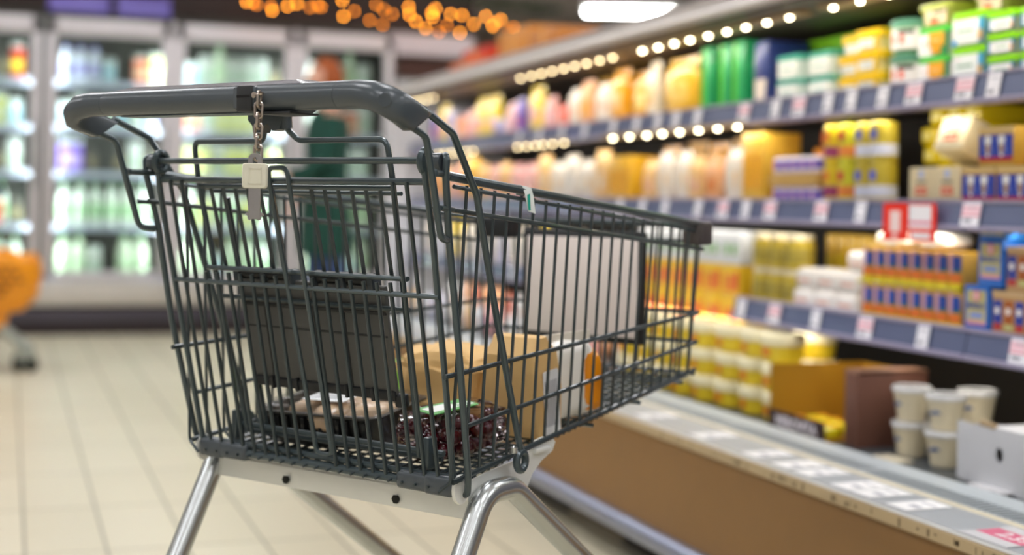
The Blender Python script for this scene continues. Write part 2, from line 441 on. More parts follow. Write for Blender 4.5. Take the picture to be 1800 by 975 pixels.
# chain and key
cu_, cv_ = .104, HV-.021
b = MB().m(CHR2)
b.tube([L(cu_-.012, cv_-.0, .1345), L(cu_+.004, cv_+.0, .136)], .0022, seg=10)
b.lathe([(0, .0), (.0042, .0005), (.0042, .002), (0, .003)], 14, M=Matrix.Translation(L(cu_-.009, cv_-.002, .134)) @ Rx(PI/2))
anc = b.build('chain_anchor', hd)
zs = .128; pit = .0138
for k in range(6):
    b = MB().m(CHR2); zc = zs-pit*k
    a0 = math.radians(105 if k % 2 == 0 else 32)
    hw, hh = .0048, .0062
    pts = []
    for i in range(16):
        a = 2*PI*i/16; x = hw*math.cos(a); z = hw*math.sin(a)+(hh-.0005 if math.sin(a) >= 0 else -hh+.0005)
        pts.append(L(cu_+x*math.cos(a0)+(.001 if k == 0 else 0), cv_-.003+x*math.sin(a0), zc+z))
    b.tube(pts, .00185, closed=True, seg=8)
    b.build('chain_link', anc)
kz = .0475
b = MB().m(KEYM)
KM = Matrix.Translation(L(cu_-.0015, cv_-.006, 0)) @ Rz(math.radians(31))
ring = [(-.0092, -.012), (-.0092, 0.003), (-.0078, .0075), (-.004, .0104), (0, .011), (.004, .0104), (.0078, .0075), (.0092, .003), (.0092, -.012)]
hole = [(.0028, -.012), (.0034, .002), (.0024, .0048), (0, .006), (-.0024, .0048), (-.0034, .002), (-.0028, -.012)]
b.prism(ring+hole, .0024, KM @ Matrix.Translation((0, 0.0012, kz)) @ Rx(PI/2))
blade = [(-.0078, 0), (-.0078, -.032), (-.0112, -.0335), (-.0122, -.0365), (-.0094, -.036), (-.0082, -.041), (-.0055, -.0428), (-.004, -.041), (.004, -.041), (.0056, -.043), (.0084, -.041), (.0094, -.0358), (.0124, -.0365), (.0114, -.0332), (.008, -.032), (.008, 0)]
b.prism(blade, .0024, KM @ Matrix.Translation((0, .0012, kz-.0335)) @ Rx(PI/2))
b.box(.0028, .008, -.0026, -.001, kz-.074, kz-.033, M=KM); b.box(-.0078, -.0066, -.002, -.001, kz-.074, kz-.033, M=KM)
for q in range(4): b.lathe([(0, .0006), (.0006, .0002), (.0007, 0)], 8, M=KM @ Matrix.Translation((-.001, -.0012, kz-.042-.008*q)) @ Rx(PI/2))
key = b.build('coin_key', cart); key['label'] = 'steel coin release key hanging on the chain'
b = MB().m(KEYP)
hs = .0162; KK = KM @ Matrix.Translation((0, 0, kz-.0185)) @ Rx(PI/2)
b.rrect([(-.0152, .0152, -.0152, .0152, -.0045), (-hs, hs, -hs, hs, -.003), (-hs, hs, -hs, hs, .003), (-.0152, .0152, -.0152, .0152, .0045)], .0038, M=KK)
KR_ = KK @ T(.0012, 0, 0)
for x0, x1, y0, y1 in ((-.0085, -.007, -.0105, .0105), (.007, .0085, -.0105, .0105), (-.0085, .0085, .009, .0105), (-.0085, .0085, -.0105, -.009)): b.box(x0, x1, y0, y1, .004, .0055, M=KR_)
b.build('key_head', key)['label'] = 'cream plastic key head'
# chassis
b = MB().m(PLT)
def plate(poly, thick, M): b.prism(poly, thick, M)
b.rbox(-.248, .248, .12, .126, -.442+H, -.402+H, .001)
b.box(-.248, .248, .12, .145, -.4115+H, -.408+H)
for sg in (1, -1):
    Ms = Matrix(((0, 0, sg, sg*.2465), (1, 0, 0, .013), (0, 1, 0, H), (0, 0, 0, 1)))
    b.prism([(.106, -.442), (.106, -.388), (.16, -.38), (.25, -.37), (.262, -.352), (.29, -.348), (.315, -.353), (.322, -.36), (.315, -.372), (.285, -.384), (.262, -.4), (.25, -.418), (.235, -.43), (.19, -.415), (.15, -.436)], .003, Ms)
    b.rbox(sg*.25-.012, sg*.25+.006, .275, .315, -.37+H, -.362+H, .002)
    b.lathe([(0, .003), (.02, .0028), (.021, 0), (.02, -.003), (0, -.003)], 24, sx=1, sy=.8, M=Matrix.Translation(L(sg*.256, .092, -.394)) @ Ry(PI/2))
b.m(mat('bolt_dark', '#2a2b29', .5, .8))
for u in (-.1, .12): b.lathe([(0, -.001), (.006, -.001), (.007, .003), (0, .0035)], 6, M=Matrix.Translation(L(u, .1185, -.43)) @ Rx(PI/2))
b.build('chassis_plate', cart)['label'] = 'light grey painted steel carrier under the basket'
for sg in (1, -1):
    b = MB().m(CHR)
    b.tube([L(sg*.262, -.09, -.81), L(sg*.265, .134, -.405), L(sg*.265, .2, -.405), L(sg*.25, .765, -.81)], .0168, fil=.05, seg=20, fseg=8)
    lg = b.build('leg_tube', cart)
for u, v, r in ((.262, -.09, .062), (-.262, -.09, .062), (.25, .765, .062), (-.25, .765, .062)):
    b = MB().m(CHR)
    sgn = 1 if u > 0 else -1
    b.lathe([(0, -.79+H), (.02, -.79+H), (.022, -.8+H), (.02, -.812+H), (0, -.812+H)], 20, c=(u, v, 0))
    for s_ in (-1, 1):
        b.prism([(-.02, -.81), (.02, -.81), (.0, -.865), (-.022, -.87), (-.034, -.855)], .003, Matrix(((0, 0, 1, u+s_*.019-.0015), (1, 0, 0, v), (0, 1, 0, H), (0, 0, 0, 1))))
    fk = b.build('castor_fork', cart)
    b = MB().m(mat('castor_rubber', '#3a3c3e', .6)).lathe([(0, -.014), (r-.016, -.014), (r-.004, -.013), (r, -.006), (r, .006), (r-.004, .013), (r-.016, .014), (0, .014)], 28, M=Matrix.Translation((u, v-.02, r)) @ Ry(PI/2))
    b.build('castor_wheel', fk)
# ---------------------------------------------------------------- goods in the cart
def cw(u, v, w): return CM @ L(u, v, w)
def floorw(v): return botw(v)-.006
BT = math.atan(.118)
def place_in_cart(o, u, v, rz, lift=0.0):
    o.matrix_world = CM @ Matrix.Translation(L(u, v, floorw(v)+lift)) @ Rx(BT) @ Rz(rz)
# black meat tray under film
t = thing('meat_tray', 'black plastic tray of pale chicken under film with a white label, inside the cart', 'food tray')
b = MB().m(mat('tray_black', '#1b1c1e', .3, coat=.4))
b.rrect([(-.095, .095, -.06, .06, 0), (-.108, .108, -.072, .072, .05), (-.116, .116, -.08, .08, .052), (-.116, .116, -.08, .08, .055), (-.105, .105, -.069, .069, .0545), (-.093, .093, -.058, .058, .006)], .02)
for k in range(12):
    x = -.088+.016*k; b.box(x-.003, x+.003, -.0755, -.061, .012, .046)
b.build('tray', t)
b = MB().m(mat('raw_chicken', '#d3b592', .35, var=.15, scale=30, coat=.5))
for cx, cy, a in ((-.045, .0, .5), (.02, .012, -.3), (.065, -.01, .9), (.005, -.03, 1.6)):
    M_ = Matrix.Translation((cx, cy, .04)) @ Rz(a)
    bm = bmesh.new(); bmesh.ops.create_icosphere(bm, subdivisions=3, radius=1)
    for v_ in bm.verts:
        q = v_.co.copy(); s_ = 1+.18*noise.noise(q*1.7+Vector((cx*90, cy*70, 0))); v_.co = Vector((q.x*.05*s_, q.y*.033*s_, q.z*.022*s_))
    b.bm(bm, M_)
b.build('chicken_pieces', t)
b = MB().m(glass('clear_film', '#fafafa', .02)); b.rrect([(-.113, .113, -.077, .077, .056), (-.1, .1, -.065, .065, .066), (-.06, .06, -.03, .03, .0685)], .02)
b.build('film', t)
b = MB().m(col('#f3f5f6')); b.rrect([(-.045, .03, -.042, .004, .0665), (-.045, .03, -.042, .004, .0675)], .002)
b.m(col('#b9bcc2')); 
for q in range(4): b.box(-.038, .02-.01*(q % 2), -.036+.009*q, -.034+.009*q, .0676, .0679)
b.build('price_label', t)
place_in_cart(t, -.07, .215, math.radians(8))
# bags
def blob(mb, sx, sy, sz, e=.6, crumple=.12, freq=3., seed=0, M=None, flat=True, sub=4):
    bm = bmesh.new(); bmesh.ops.create_icosphere(bm, subdivisions=sub, radius=1)
    for v_ in bm.verts:
        q = v_.co.normalized(); x, y, z = [math.copysign(abs(c)**e, c) for c in q]
        m_ = max(abs(x), abs(y), abs(z)); 
        nn = noise.noise(q*freq+Vector((seed*3.1, seed, 0)))+.5*noise.noise(q*freq*2.3+Vector((seed, 7, 0)))
        s_ = 1+crumple*nn
        v_.co = Vector((x*sx*s_, y*sy*s_, (z*sz*s_+sz) if flat else z*sz*s_))
        if flat and v_.co.z < 0: v_.co.z = 0
    return mb.bm(bm, M)
KR = mat('kraft_paper', '#d8b276', .6, var=.1, scale=20, bump=.3)
b = MB().m(KR); blob(b, .095, .062, .055, .55, .2, 2.6, 3)
t = b.build('paper_bag'); tag(t, 'crumpled brown paper bread bag lying behind the meat tray in the cart', 'paper bag'); place_in_cart(t, .012, .405, math.radians(0), .004)
t = thing('paper_sack', 'upright kraft paper sack with white window label at the cart side', 'paper bag')
b = MB().m(KR); b.rrect([(-.05, .05, -.035, .035, 0), (-.053, .053, -.037, .037, .07), (-.05, .05, -.033, .033, .125), (-.045, .045, -.02, .02, .14), (-.046, .046, -.012, .012, .15)], .01)
b.build('sack_body', t)
b = MB().m(col('#eeeeee')); b.rrect([(.0, .04, -.001, .098, 0), (.0, .04, -.001, .098, .0015)], .003, M=Matrix.Translation((.0545, -.02, .0)) @ Ry(-PI/2) @ Rx(0) @ Matrix.Translation((0, 0, 0)) if False else Matrix(((0, 0, 1, .0535), (1, 0, 0, -.02), (0, 1, 0, .002), (0, 0, 0, 1))))
b.m(col('#9a9aa0'))
for q in range(7): b.box(.0552, .0556, -.018+.005*q, -.016+.005*q, .015, .085)
b.build('window_label', t)
place_in_cart(t, .178, .355, math.radians(0), .003)
t = thing('snack_bag', 'white and orange snack bag standing beside the kraft sack in the cart', 'snack bag')
b = MB().m(col('#f2f0ea', .3, .4)); blob(b, .045, .025, .062, .5, .12, 3, 11, sub=3)
b.m(col('#d9d2c4')).rrect([(-.044, .044, -.003, .003, .115), (-.046, .046, -.002, .002, .135)], .002)
b.build('bag_body', t)
b = MB().m(col('#f59a12', .3, .4)); blob(b, .022, .0265, .05, .5, .1, 3, 15, M=T(.034, 0, .006), sub=3); b.build('orange_print', t)
place_in_cart(t, .19, .46, math.radians(60), .004)
t = thing('cherry_pack', 'clear pack of dark red cherries with a green label near the rear gate', 'fruit pack')
b = MB().m(mat('cherry_skin', '#4a0713', .15, var=.3, scale=40, coat=.8))
random.seed(3)
for k in range(46):
    lay = k//18; a = random.uniform(0, 2*PI); rr = random.uniform(0, 1)**.5
    p = Vector((math.cos(a)*rr*.066, math.sin(a)*rr*.04, .012+lay*.018))
    bm = bmesh.new(); bmesh.ops.create_uvsphere(bm, u_segments=10, v_segments=7, radius=.0125); b.bm(bm, Matrix.Translation(p))
ch = b.build('cherries', t); ch['kind'] = 'stuff'
b = MB().m(glass('clear_bag', '#f6f0f3', .08)); blob(b, .084, .055, .034, .65, .14, 4, 5); b.build('clear_bag', t)
b = MB().m(col('#5fae5a')); b.rrect([(-.055, .03, -.03, .02, .0685), (-.055, .03, -.03, .02, .07)], .004)
b.m(col('#f0f2ee')); b.rrect([(-.048, .0, -.02, .01, .0701), (-.048, .0, -.02, .01, .0706)], .003); b.box(.0, .026, -.022, -.016, .0701, .0707); b.box(.004, .026, -.01, -.004, .0701, .0707)
b.build('bag_label', t)
place_in_cart(t, .15, .213, math.radians(75), .004)
b = MB().m(mat('lime_film', '#8fd04a', .3, coat=.4)); blob(b, .07, .04, .03, .6, .15, 3, 21, sub=3)
t = b.build('salad_bag'); tag(t, 'lime green salad bag lying behind the seat flap in the cart', 'salad bag'); place_in_cart(t, -.13, .5, math.radians(10), .004)
# scrap of label tied to the rim
b = MB().m(col('#e9eeea', .5))
RM = Matrix.Translation(L(su(.21), .21, rimw(.21)))
for i, (a, bb) in enumerate((((-.012, -.006), (.009, .009)),)):
    pass
pts = [(.009, -.03), (.0085, -.005), (.006, .007), (0, .0085), (-.006, .007), (-.0085, -.006)]
vsl = []; 
for (x, z) in pts:
    sk = -.35*z
    vsl += [RM @ Vector((x, -.011+sk, z)), RM @ Vector((x, .011+sk*.6, z-.003))]
for (x, z) in pts:
    sk = -.35*z
    vsl += [RM @ Vector((x*.9, -.011+sk, z*.97)), RM @ Vector((x*.9, .011+sk*.6, z*.97-.003))]
n2 = len(pts)*2
b.add(vsl, [(2*i, 2*i+1, 2*i+3, 2*i+2) for i in range(5)]+[(n2+2*i, n2+2*i+2, n2+2*i+3, n2+2*i+1) for i in range(5)]+[(0, n2, n2+1, 1)]+[(2*i, 2*i+2, n2+2*i+2, n2+2*i) for i in range(5)]+[(2*i+1, n2+2*i+1, n2+2*i+3, 2*i+3) for i in range(5)])
b.m(col('#2fae98'))
b.add([RM @ Vector((.0096, -.002, -.028)), RM @ Vector((.0096, .004, -.028)), RM @ Vector((.0092, .002, -.004)), RM @ Vector((.0092, -.005, -.006))], [(0, 1, 2, 3)])
t = b.build('paper_tag'); t.matrix_world = CM; tag(t, 'small white and teal paper tag wrapped round the cart rim', 'paper tag')
# ---------------------------------------------------------------- the hall
def floor_mat():
    m = bpy.data.materials.new('floor_tiles'); m.use_nodes = True; nt = m.node_tree; b = nt.nodes['Principled BSDF']
    tc = nt.nodes.new('ShaderNodeTexCoord'); mp = nt.nodes.new('ShaderNodeMapping')
    mp.inputs['Rotation'].default_value = (0, 0, PI/2); mp.inputs['Location'].default_value = (0, .145, 0)
    br = nt.nodes.new('ShaderNodeTexBrick'); br.offset = 0.; br.inputs['Scale'].default_value = 1
    br.inputs['Brick Width'].default_value = .54; br.inputs['Row Height'].default_value = .2; br.inputs['Mortar Size'].default_value = .0042
    br.inputs['Mortar Smooth'].default_value = .2
    br.inputs['Color1'].default_value = (*lin('#d3cbb3'), 1); br.inputs['Color2'].default_value = (*lin('#ccc3aa'), 1); br.inputs['Mortar'].default_value = (*lin('#8a8470'), 1)
    nz = nt.nodes.new('ShaderNodeTexNoise'); nz.inputs['Scale'].default_value = 1.3
    mx = nt.nodes.new('ShaderNodeMix'); mx.data_type = 'RGBA'; mx.blend_type = 'MULTIPLY'; mx.inputs['Factor'].default_value = 1
    rp = nt.nodes.new('ShaderNodeValToRGB'); rp.color_ramp.elements[0].color = (.9, .9, .88, 1); rp.color_ramp.elements[1].color = (1, 1, 1, 1)
    nt.links.new(tc.outputs['Object'], mp.inputs['Vector']); nt.links.new(mp.outputs[0], br.inputs['Vector']); nt.links.new(tc.outputs['Object'], nz.inputs['Vector'])
    nt.links.new(nz.outputs['Fac'], rp.inputs[0]); nt.links.new(br.outputs['Color'], mx.inputs['A']); nt.links.new(rp.outputs[0], mx.inputs['B'])
    nt.links.new(mx.outputs['Result'], b.inputs['Base Color']); b.inputs['Roughness'].default_value = .38
    return m
struct(MB().m(floor_mat()).box(-6, 9, -5, 22, -.05, 0), 'floor')
WALL = mat('wall_paint', '#c9c6c6', .7); CEIL = mat('ceiling_board', '#b8b2b0', .8)
struct(MB().m(CEIL).box(-6, 9, -5, 22, 3.6, 3.7), 'ceiling')
struct(MB().m(WALL).box(-6.1, -6, -5, 22, 0, 3.6), 'wall_left')
struct(MB().m(WALL).box(9, 9.1, -5, 22, 0, 3.6), 'wall_right')
struct(MB().m(mat('wall_warm', '#a38f80', .7)).box(-6, 9, 22, 22.1, 0, 3.6), 'wall_back')
struct(MB().m(WALL).box(-6, 9, -5.1, -5, 0, 3.6), 'wall_front')
# header wall beside the glass-door coolers: white below, brown panel, light band
b = MB().m(mat('partition_white', '#d6d6da', .6)).box(2.56, 3.75, 9.78, 9.86, 0, 1.78)
b.m(mat('partition_brown', '#43241a', .6)).box(2.56, 3.75, 9.76, 9.86, 1.78, 1.93)
b.m(mat('partition_band', '#c3bcc2', .5)).box(2.50, 3.12, 9.70, 9.86, 1.945, 2.09)
struct(b, 'trim_1')
BRN = mat('fascia_dark_brown', '#2b1a15', .55)
struct(MB().m(BRN).box(-3.3, 3.12, 9.68, 10.6, 2.12, 2.62), 'trim_2')
# ceiling lamps
EM = mat('lamp_diffuser', '#fafbff', .5, emit=13.8, var=0)
EMW = mat('lamp_diffuser_warm', '#fff0dc', .5, emit=9, var=0)
lamp0 = None; k = 0
for x in (-3.6, -.9, 1.1, 3.6, 6.3):
    for y in (-3, 0, 2.6, 5.2, 7.9, 11.5, 15.5):
        lb = 'white ceiling light panel over the shop floor, outside the picture'
        if lamp0 is None:
            lamp0 = thing('ceiling_light', lb, 'ceiling light', (x, y, 3.56), 0, 'ceiling light panels')
            MB().m(PLT).box(-.32, .32, -.62, .62, 0, .04).build('housing', lamp0)
            MB().m(EM).box(-.28, .28, -.58, .58, -.004, 0).build('diffuser', lamp0)
        else: dup(lamp0, (x, y, 3.56), 0, lb, 'ceiling light panels')
t = thing('hanging_light', 'bright white hanging lamp above the chilled cabinet at the top of the picture', 'hanging light', (4.5, 10.08, 2.42), -PSI)
b = MB().m(PLT); b.rbox(-.36, .36, -.11, .11, 0, .06, .01); b.tube([(-.25, 0, .06), (-.25, 0, 1.18)], .004); b.tube([(.25, 0, .06), (.25, 0, 1.18)], .004); b.build('housing', t)
MB().m(mat('lamp_tube', '#ffffff', .5, emit=28, var=0)).rbox(-.34, .34, -.1, .1, -.03, -.001, .01).build('lamp_tube', t)

# ---------------------------------------------------------------- glass door coolers on the back wall
FR = mat('cooler_frame', '#cdc8ca', .4, .15); FRD = mat('cooler_post_dark', '#6f716e', .4, .4); INT = mat('cooler_interior', '#4c4b46', .7)
SHF = mat('cooler_shelf', '#d5d9de', .4); GL = glass('cooler_glass', '#eef4f0', .06); KICK = mat('kick_plate_dark', '#2c2224', .5); SILL = mat('cooler_sill', '#c2bcb2', .4)
FY = 9.70
edges = [-2.26, -1.44, -.62, .20, 1.02, 1.84, 2.54]
cool = thing('glass_door_cooler', 'long grey glass-door cooler with lit shelves along the back wall', 'refrigerator', (0, 0, 0))
b = MB().m(INT); b.box(-2.3, 2.56, FY+.62, FY+.68, .2, 2.1); b.box(-2.3, 2.56, FY+.02, FY+.62, .25, .33); b.box(-2.3, 2.56, FY+.02, FY+.62, 2.06, 2.12)
b.box(-2.36, -2.3, FY, FY+.68, .2, 2.12); b.box(2.54, 2.56, FY+.03, FY+.68, .2, 2.1); b.build('carcass', cool)
b = MB().m(SILL); b.rbox(-2.36, 2.56, FY-.09, FY+.02, .19, .33, .02); b.rbox(-2.36, 2.56, FY-.04, FY+.02, .33, .35, .005); b.build('sill', cool)
b = MB().m(KICK); b.box(-2.36, 2.56, FY-.04, FY+.1, 0.0, .19); b.m(mat('kick_strip', '#4a4650', .4)).box(-2.36, 2.56, FY-.06, FY-.035, .09, .17); b.build('kick_plate', cool)
LV = [.35, .71, 1.06, 1.36, 1.66]
for z in LV:
    b = MB().m(SHF); b.box(-2.28, 2.53, FY+.12, FY+.6, z-.018, z); b.m(mat('cooler_rail', '#c9cce0', .4)).box(-2.28, 2.53, FY+.105, FY+.12, z-.038, z+.004)
    b.build('shelf', cool)
for i in range(6):
    x0, x1 = edges[i], edges[i+1]
    b = MB().m(FR)
    b.rbox(x0+.018, x0+.075, FY-.03, FY+.02, .36, 2.06, .006); b.rbox(x1-.075, x1-.018, FY-.03, FY+.02, .36, 2.06, .006)
    b.rbox(x0+.018, x1-.018, FY-.03, FY+.02, 1.95, 2.06, .006); b.rbox(x0+.018, x1-.018, FY-.03, FY+.02, .36, .41, .006)
    d = b.build('door', cool)
    MB().m(GL).box(x0+.07, x1-.07, FY-.008, FY-.002, .4, 1.96).build('glass_pane', d)
    b = MB().m(CHR); b.tube([(x1-.05, FY-.032, .95), (x1-.05, FY-.065, .97), (x1-.05, FY-.065, 1.35), (x1-.05, FY-.032, 1.37)], .008, fil=.02); b.build('door_handle', d)
    b = MB().m(FRD if i in (2, 3) else FR); b.box(x0-.018, x0+.018, FY-.02, FY+.05, .36, 2.07); b.build('door_post', cool)
LEDS = mat('cooler_led', '#f2fbff', .5, emit=48, var=0)
for i, x in enumerate(edges[1:-1]+[edges[0]+.06]):
    for s_ in (-1, 1):
        if i > 4 and s_ == 1: continue
        b = MB().m(LEDS); b.box(x+s_*.03-.008, x+s_*.03+.008, FY+.055, FY+.07, .42, 1.95); b.build('led_tube', cool)
# signs above the doors
PUR = col('#6f62b8')
for i, (x0, x1) in enumerate(((.22, .6), (.65, .99))):
    t = thing('purple_sign', 'purple sign strip above the cooler doors, %s' % ('the left one' if i == 0 else 'the right one'), 'sign', ((x0+x1)/2, 9.66, 2.1))
    hw = (x1-x0)/2
    MB().m(PUR).box(-hw, hw, -.006, .006, 0, .13).build('sign_board', t)
    MB().m(col('#8f86d4')).box(-hw*.85, hw*.75, -.0075, -.006, .03, .05).build('printed_stripe', t)
# garland with string lights on the fascia
GRN = mat('fir_green', '#1c2a14', .8, var=.4, scale=50)
gl = thing('fir_garland', 'dark green fir garland with warm string lights hanging from the brown fascia', 'garland', (0, 9.5, 2.25))
random.seed(12)
b = MB().m(GRN)
P0 = [(x, 0, .08+.025*math.sin(x*3.1)) for x in [-.8+.1*i for i in range(46)]]
b.tube(P0, .02)
for k in range(900):
    i = random.random()*44; a = int(i); f_ = i-a; p = Vector(P0[a]).lerp(Vector(P0[a+1]), f_)
    d = Vector((random.uniform(-.6, .6), random.uniform(-1, 1), random.uniform(-1, 1))).normalized()*random.uniform(.05, .1)
    q = p+d; n_ = d.cross(Vector((0, 0, 1))).normalized()*.006
    b.add([p-n_, p+n_, q], [(0, 1, 2)])
b.build('fir_twigs', gl)
b = MB().m(mat('wire_green', '#16210f', .7)); b.tube([(x, -.07, .02+.05*math.sin(x*7)) for x in [-.8+.05*i for i in range(90)]], .003); b.build('light_wire', gl)
WARM = mat('warm_bulb', '#ff9a26', .5, emit=34, var=0); WARM2 = mat('warm_bulb_dim', '#ff8e1e', .5, emit=17, var=0)
px = [(455,8),(467,9),(474,12),(497,15),(500,22),(526,12),(541,8),(566,13),(577,9),(584,12),(621,-2),(622,28),(642,17),(669,33),(680,3),(694,12),(695,39),(713,18),(742,3),(740,19),(753,31),(773,42),(782,13),(790,5),(785,21),(799,48),(810,36),(818,14),(838,16),(834,49),(862,31),(885,15),(905,26),(913,20),(898,33),(929,41),(937,34)]
# bulb positions measured along the fascia (x, height)
bul = [(1.4505+(p-455)*.00387, 2.158-.00365*(q-20)+.0000745*(p-455)) for p, q in px]
pb = MB().m(WARM); pb.lathe([(0, .008), (.006, .005), (.007, 0), (.005, -.006), (0, -.009)], 10)
first = pb.build('bulb', gl); first.location = (bul[0][0], -.09, bul[0][1]-2.25)
pb2 = MB().m(WARM2); pb2.lathe([(0, .008), (.006, .005), (.007, 0), (.005, -.006), (0, -.009)], 10); m2 = pb2.build('bulb', gl)
m2.location = (bul[1][0], -.08, bul[1][1]-2.25)
for i, (x, z) in enumerate(bul[2:]):
    o = (first if random.random() < .62 else m2).copy(); C.objects.link(o); o.location = (x, -.09+random.uniform(-.03, .03), z-2.25)

# ---------------------------------------------------------------- chilled multideck cabinet on the right
SIL = mat('cabinet_silver', '#b9bec6', .3, .35); RAIL = mat('price_rail', '#5d6584', .3, .1, coat=.5); RLIP = mat('rail_lip', '#9a93ad', .35, .2); BRP = mat('front_panel_brown', '#8c6739', .5); BEG = mat('lip_beige', '#b9a37e', .42)
BMP = mat('bumper_steel', '#9aa0b4', .28, .8); DKI = mat('cabinet_interior', '#2a2622', .6); TRY = mat('tray_dark', '#474d52', .35, .2); GRL = mat('grille_light', '#bcc6cc', .35, .2); CAN = mat('canopy_grey', '#dcd5d1', .4, .2)
STRIPM = mat('label_strip', '#a9afb4', .4, coat=.2)
Y0, Y1 = -.5, 7.3
cab = thing('chilled_cabinet', 'long open chilled cabinet with brown front and three shelves on the right', 'refrigerated cabinet')
b = MB().m(BRP); b.box(1.505, 1.54, Y0, Y1, .09, .346); b.build('front_panel', cab)
b = MB().m(mat('kick_beige', '#7d725d', .6)); b.box(1.58, 1.62, Y0, Y1, 0.0, .095)
b.m(mat('kick_dark', '#2c2723', .6)); 
for k in range(9): b.box(1.574, 1.582, Y0+.15+.85*k, Y0+.6+.85*k, .0, .05)
b.m(mat('kick_bolt', '#5a5348', .4, .6))
for k in range(16): b.lathe([(0, .004), (.012, .002), (.013, 0)], 12, M=Matrix.Translation((1.579, Y0+.3+.45*k, .06)) @ Ry(-PI/2))
b.build('kick_plate', cab)
b = MB().m(BMP); b.tube([(1.497, Y0, .098), (1.497, Y1, .098)], .026, seg=16); b.m(mat('bumper_cap', '#3a3b40', .5)).box(1.5, 1.56, Y0, Y1, .066, .075); b.build('bumper_rail', cab)
b = MB().m(BEG); b.loft([[Vector(p) for p in [(1.5, y, .346), (1.494, y, .35), (1.494, y, .37), (1.5, y, .374), (1.54, y, .374), (1.54, y, .346)]] for y in (Y0, Y1)])
b.m(mat('lip_stain', '#7d6c50', .6)); rs = random.Random(9)
for k in range(60):
    y = rs.uniform(1.6, 3.2); b.box(1.4935, 1.495, y, y+rs.uniform(.002, .008), .352+rs.uniform(0, .008), .362+rs.uniform(0, .005))
b.build('front_lip', cab)
b = MB().m(STRIPM); b.loft([[Vector(p) for p in [(1.499, y, .3765), (1.499, y, .3745), (1.622, y, .3745), (1.622, y, .3775)]] for y in (Y0, Y1)])
b.m(mat('strip_clear_edge', '#eef0f4', .15, coat=1)).box(1.495, 1.501, Y0, Y1, .373, .3785)
b.build('label_strip', cab)
b = MB().m(mat('cream_trim', '#d6cdb4', .4)); b.rbox(1.622, 1.64, Y0, Y1, .37, .3795, .002); b.build('cream_trim', cab)
b = MB().m(GRL); b.box(1.64, 1.664, Y0, Y1, .3712, .373); b.box(1.724, 1.79, Y0, Y1, .3712, .373); b.box(1.784, 1.79, Y0, Y1, .335, .3712)
y = 1.3
b.box(1.664, 1.724, Y0, 1.3, .3712, .373)
while y < 4.6:
    w_ = .008 if (y % .625) > .02 else .024
    b.box(1.664, 1.724, y, y+w_, .3712, .373); y += w_+.011
b.box(1.664, 1.724, y, Y1, .3712, .373)
b.m(mat('grille_slot_shade', '#14171a', .8)).box(1.645, 1.783, Y0, Y1, .335, .348)  # near-black slab below the slots, its colour stands in for their shade
b.build('air_grille', cab)
b = MB().m(DKI); b.box(1.6, 1.86, Y0, Y1, .2, .3); b.box(2.72, 2.76, Y0, Y1, 0, 1.6); b.box(2.55, 2.72, Y0, Y1, .3, 1.45); b.box(1.86, 2.6, Y0, Y1, .2, .31)
b.m(mat('end_panel', '#d3d5dc', .5)); b.box(1.9, 2.72, Y1, Y1+.03, .3, 1.5); b.box(1.54, 2.72, Y1, Y1+.03, 0, .3); b.box(1.9, 2.72, Y0-.04, Y0, .3, 1.5); b.box(1.54, 2.72, Y0-.04, Y0, 0, .3)
b.build('carcass', cab)
b = MB().m(TRY); b.box(1.791, 2.55, Y0, Y1, .31, .335); b.build('base_tray', cab)
def shelf(z, segs, name='shelf'):                 # z = top surface of the shelf
    for a, c_ in segs:
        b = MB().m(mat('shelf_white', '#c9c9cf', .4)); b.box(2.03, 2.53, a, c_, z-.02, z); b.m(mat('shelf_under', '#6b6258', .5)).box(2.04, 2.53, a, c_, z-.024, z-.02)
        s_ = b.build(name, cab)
        b = MB().m(RAIL); b.loft([[Vector(p) for p in [(1.998, y, z-.045), (2.008, y, z+.004), (2.03, y, z+.004), (2.03, y, z-.045)]] for y in (a, c_)])
        b.m(RLIP); b.rbox(1.99, 2.034, a, c_, z-.058, z-.0455, .003); b.rbox(1.996+.008, 2.03, a, c_, z+.0045, z+.012, .002)
        b.build('price_rail', s_)
J = [Y0, .14, 1.39, 2.63, 3.88, 5.13, 6.38, Y1]
segs = [(J[i]+.003, J[i+1]-.003) for i in range(len(J)-1)]
shelf(1.205, segs); shelf(.925, segs)
shelf(.640, [(Y0, .137), (.143, 1.387), (1.393, 2.627), (2.633, 3.70), (4.75, 6.377), (6.383, Y1)])
b = MB().m(CAN); b.loft([[Vector(p) for p in [(1.84, y, 1.442), (1.835, y, 1.452), (1.845, y, 1.492), (1.89, y, 1.51), (2.76, y, 1.51), (2.76, y, 1.46), (1.9, y, 1.442)]] for y in (Y0, Y1)])
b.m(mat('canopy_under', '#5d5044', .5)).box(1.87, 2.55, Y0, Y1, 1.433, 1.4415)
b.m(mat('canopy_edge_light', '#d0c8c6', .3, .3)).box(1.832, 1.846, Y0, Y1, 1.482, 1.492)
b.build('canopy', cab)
LED = mat('cabinet_led', '#fff0c8', .5, emit=24, var=0)
LEDd = mat('cabinet_led_dim', '#ffe7b4', .5, emit=14, var=0)
def ledstrip(ys, X, z, M_=LED):
    a, c_ = min(ys)-.06, max(ys)+.06
    st = MB().m(mat('led_channel', '#b59b78', .4)).box(X-.012, X+.03, a, c_, z, z+.012).build('led_strip', cab)
    pb = MB().m(M_); pb.lathe([(0, -.006), (.006, -.005), (.0075, 0), (0, 0)], 10)
    f0_ = pb.build('led', st); f0_.location = (X, ys[0], z)
    for y in ys[1:]:
        o = f0_.copy(); C.objects.link(o); o.location = (X, y, z)
A1 = [5.434, 5.307, 5.192, 5.075, 4.957, 4.849, 4.735, 4.614, 4.5]
A2 = [4.257, 4.136, 4.02, 3.91, 3.791, 3.674, 3.562, 3.444, 3.324]
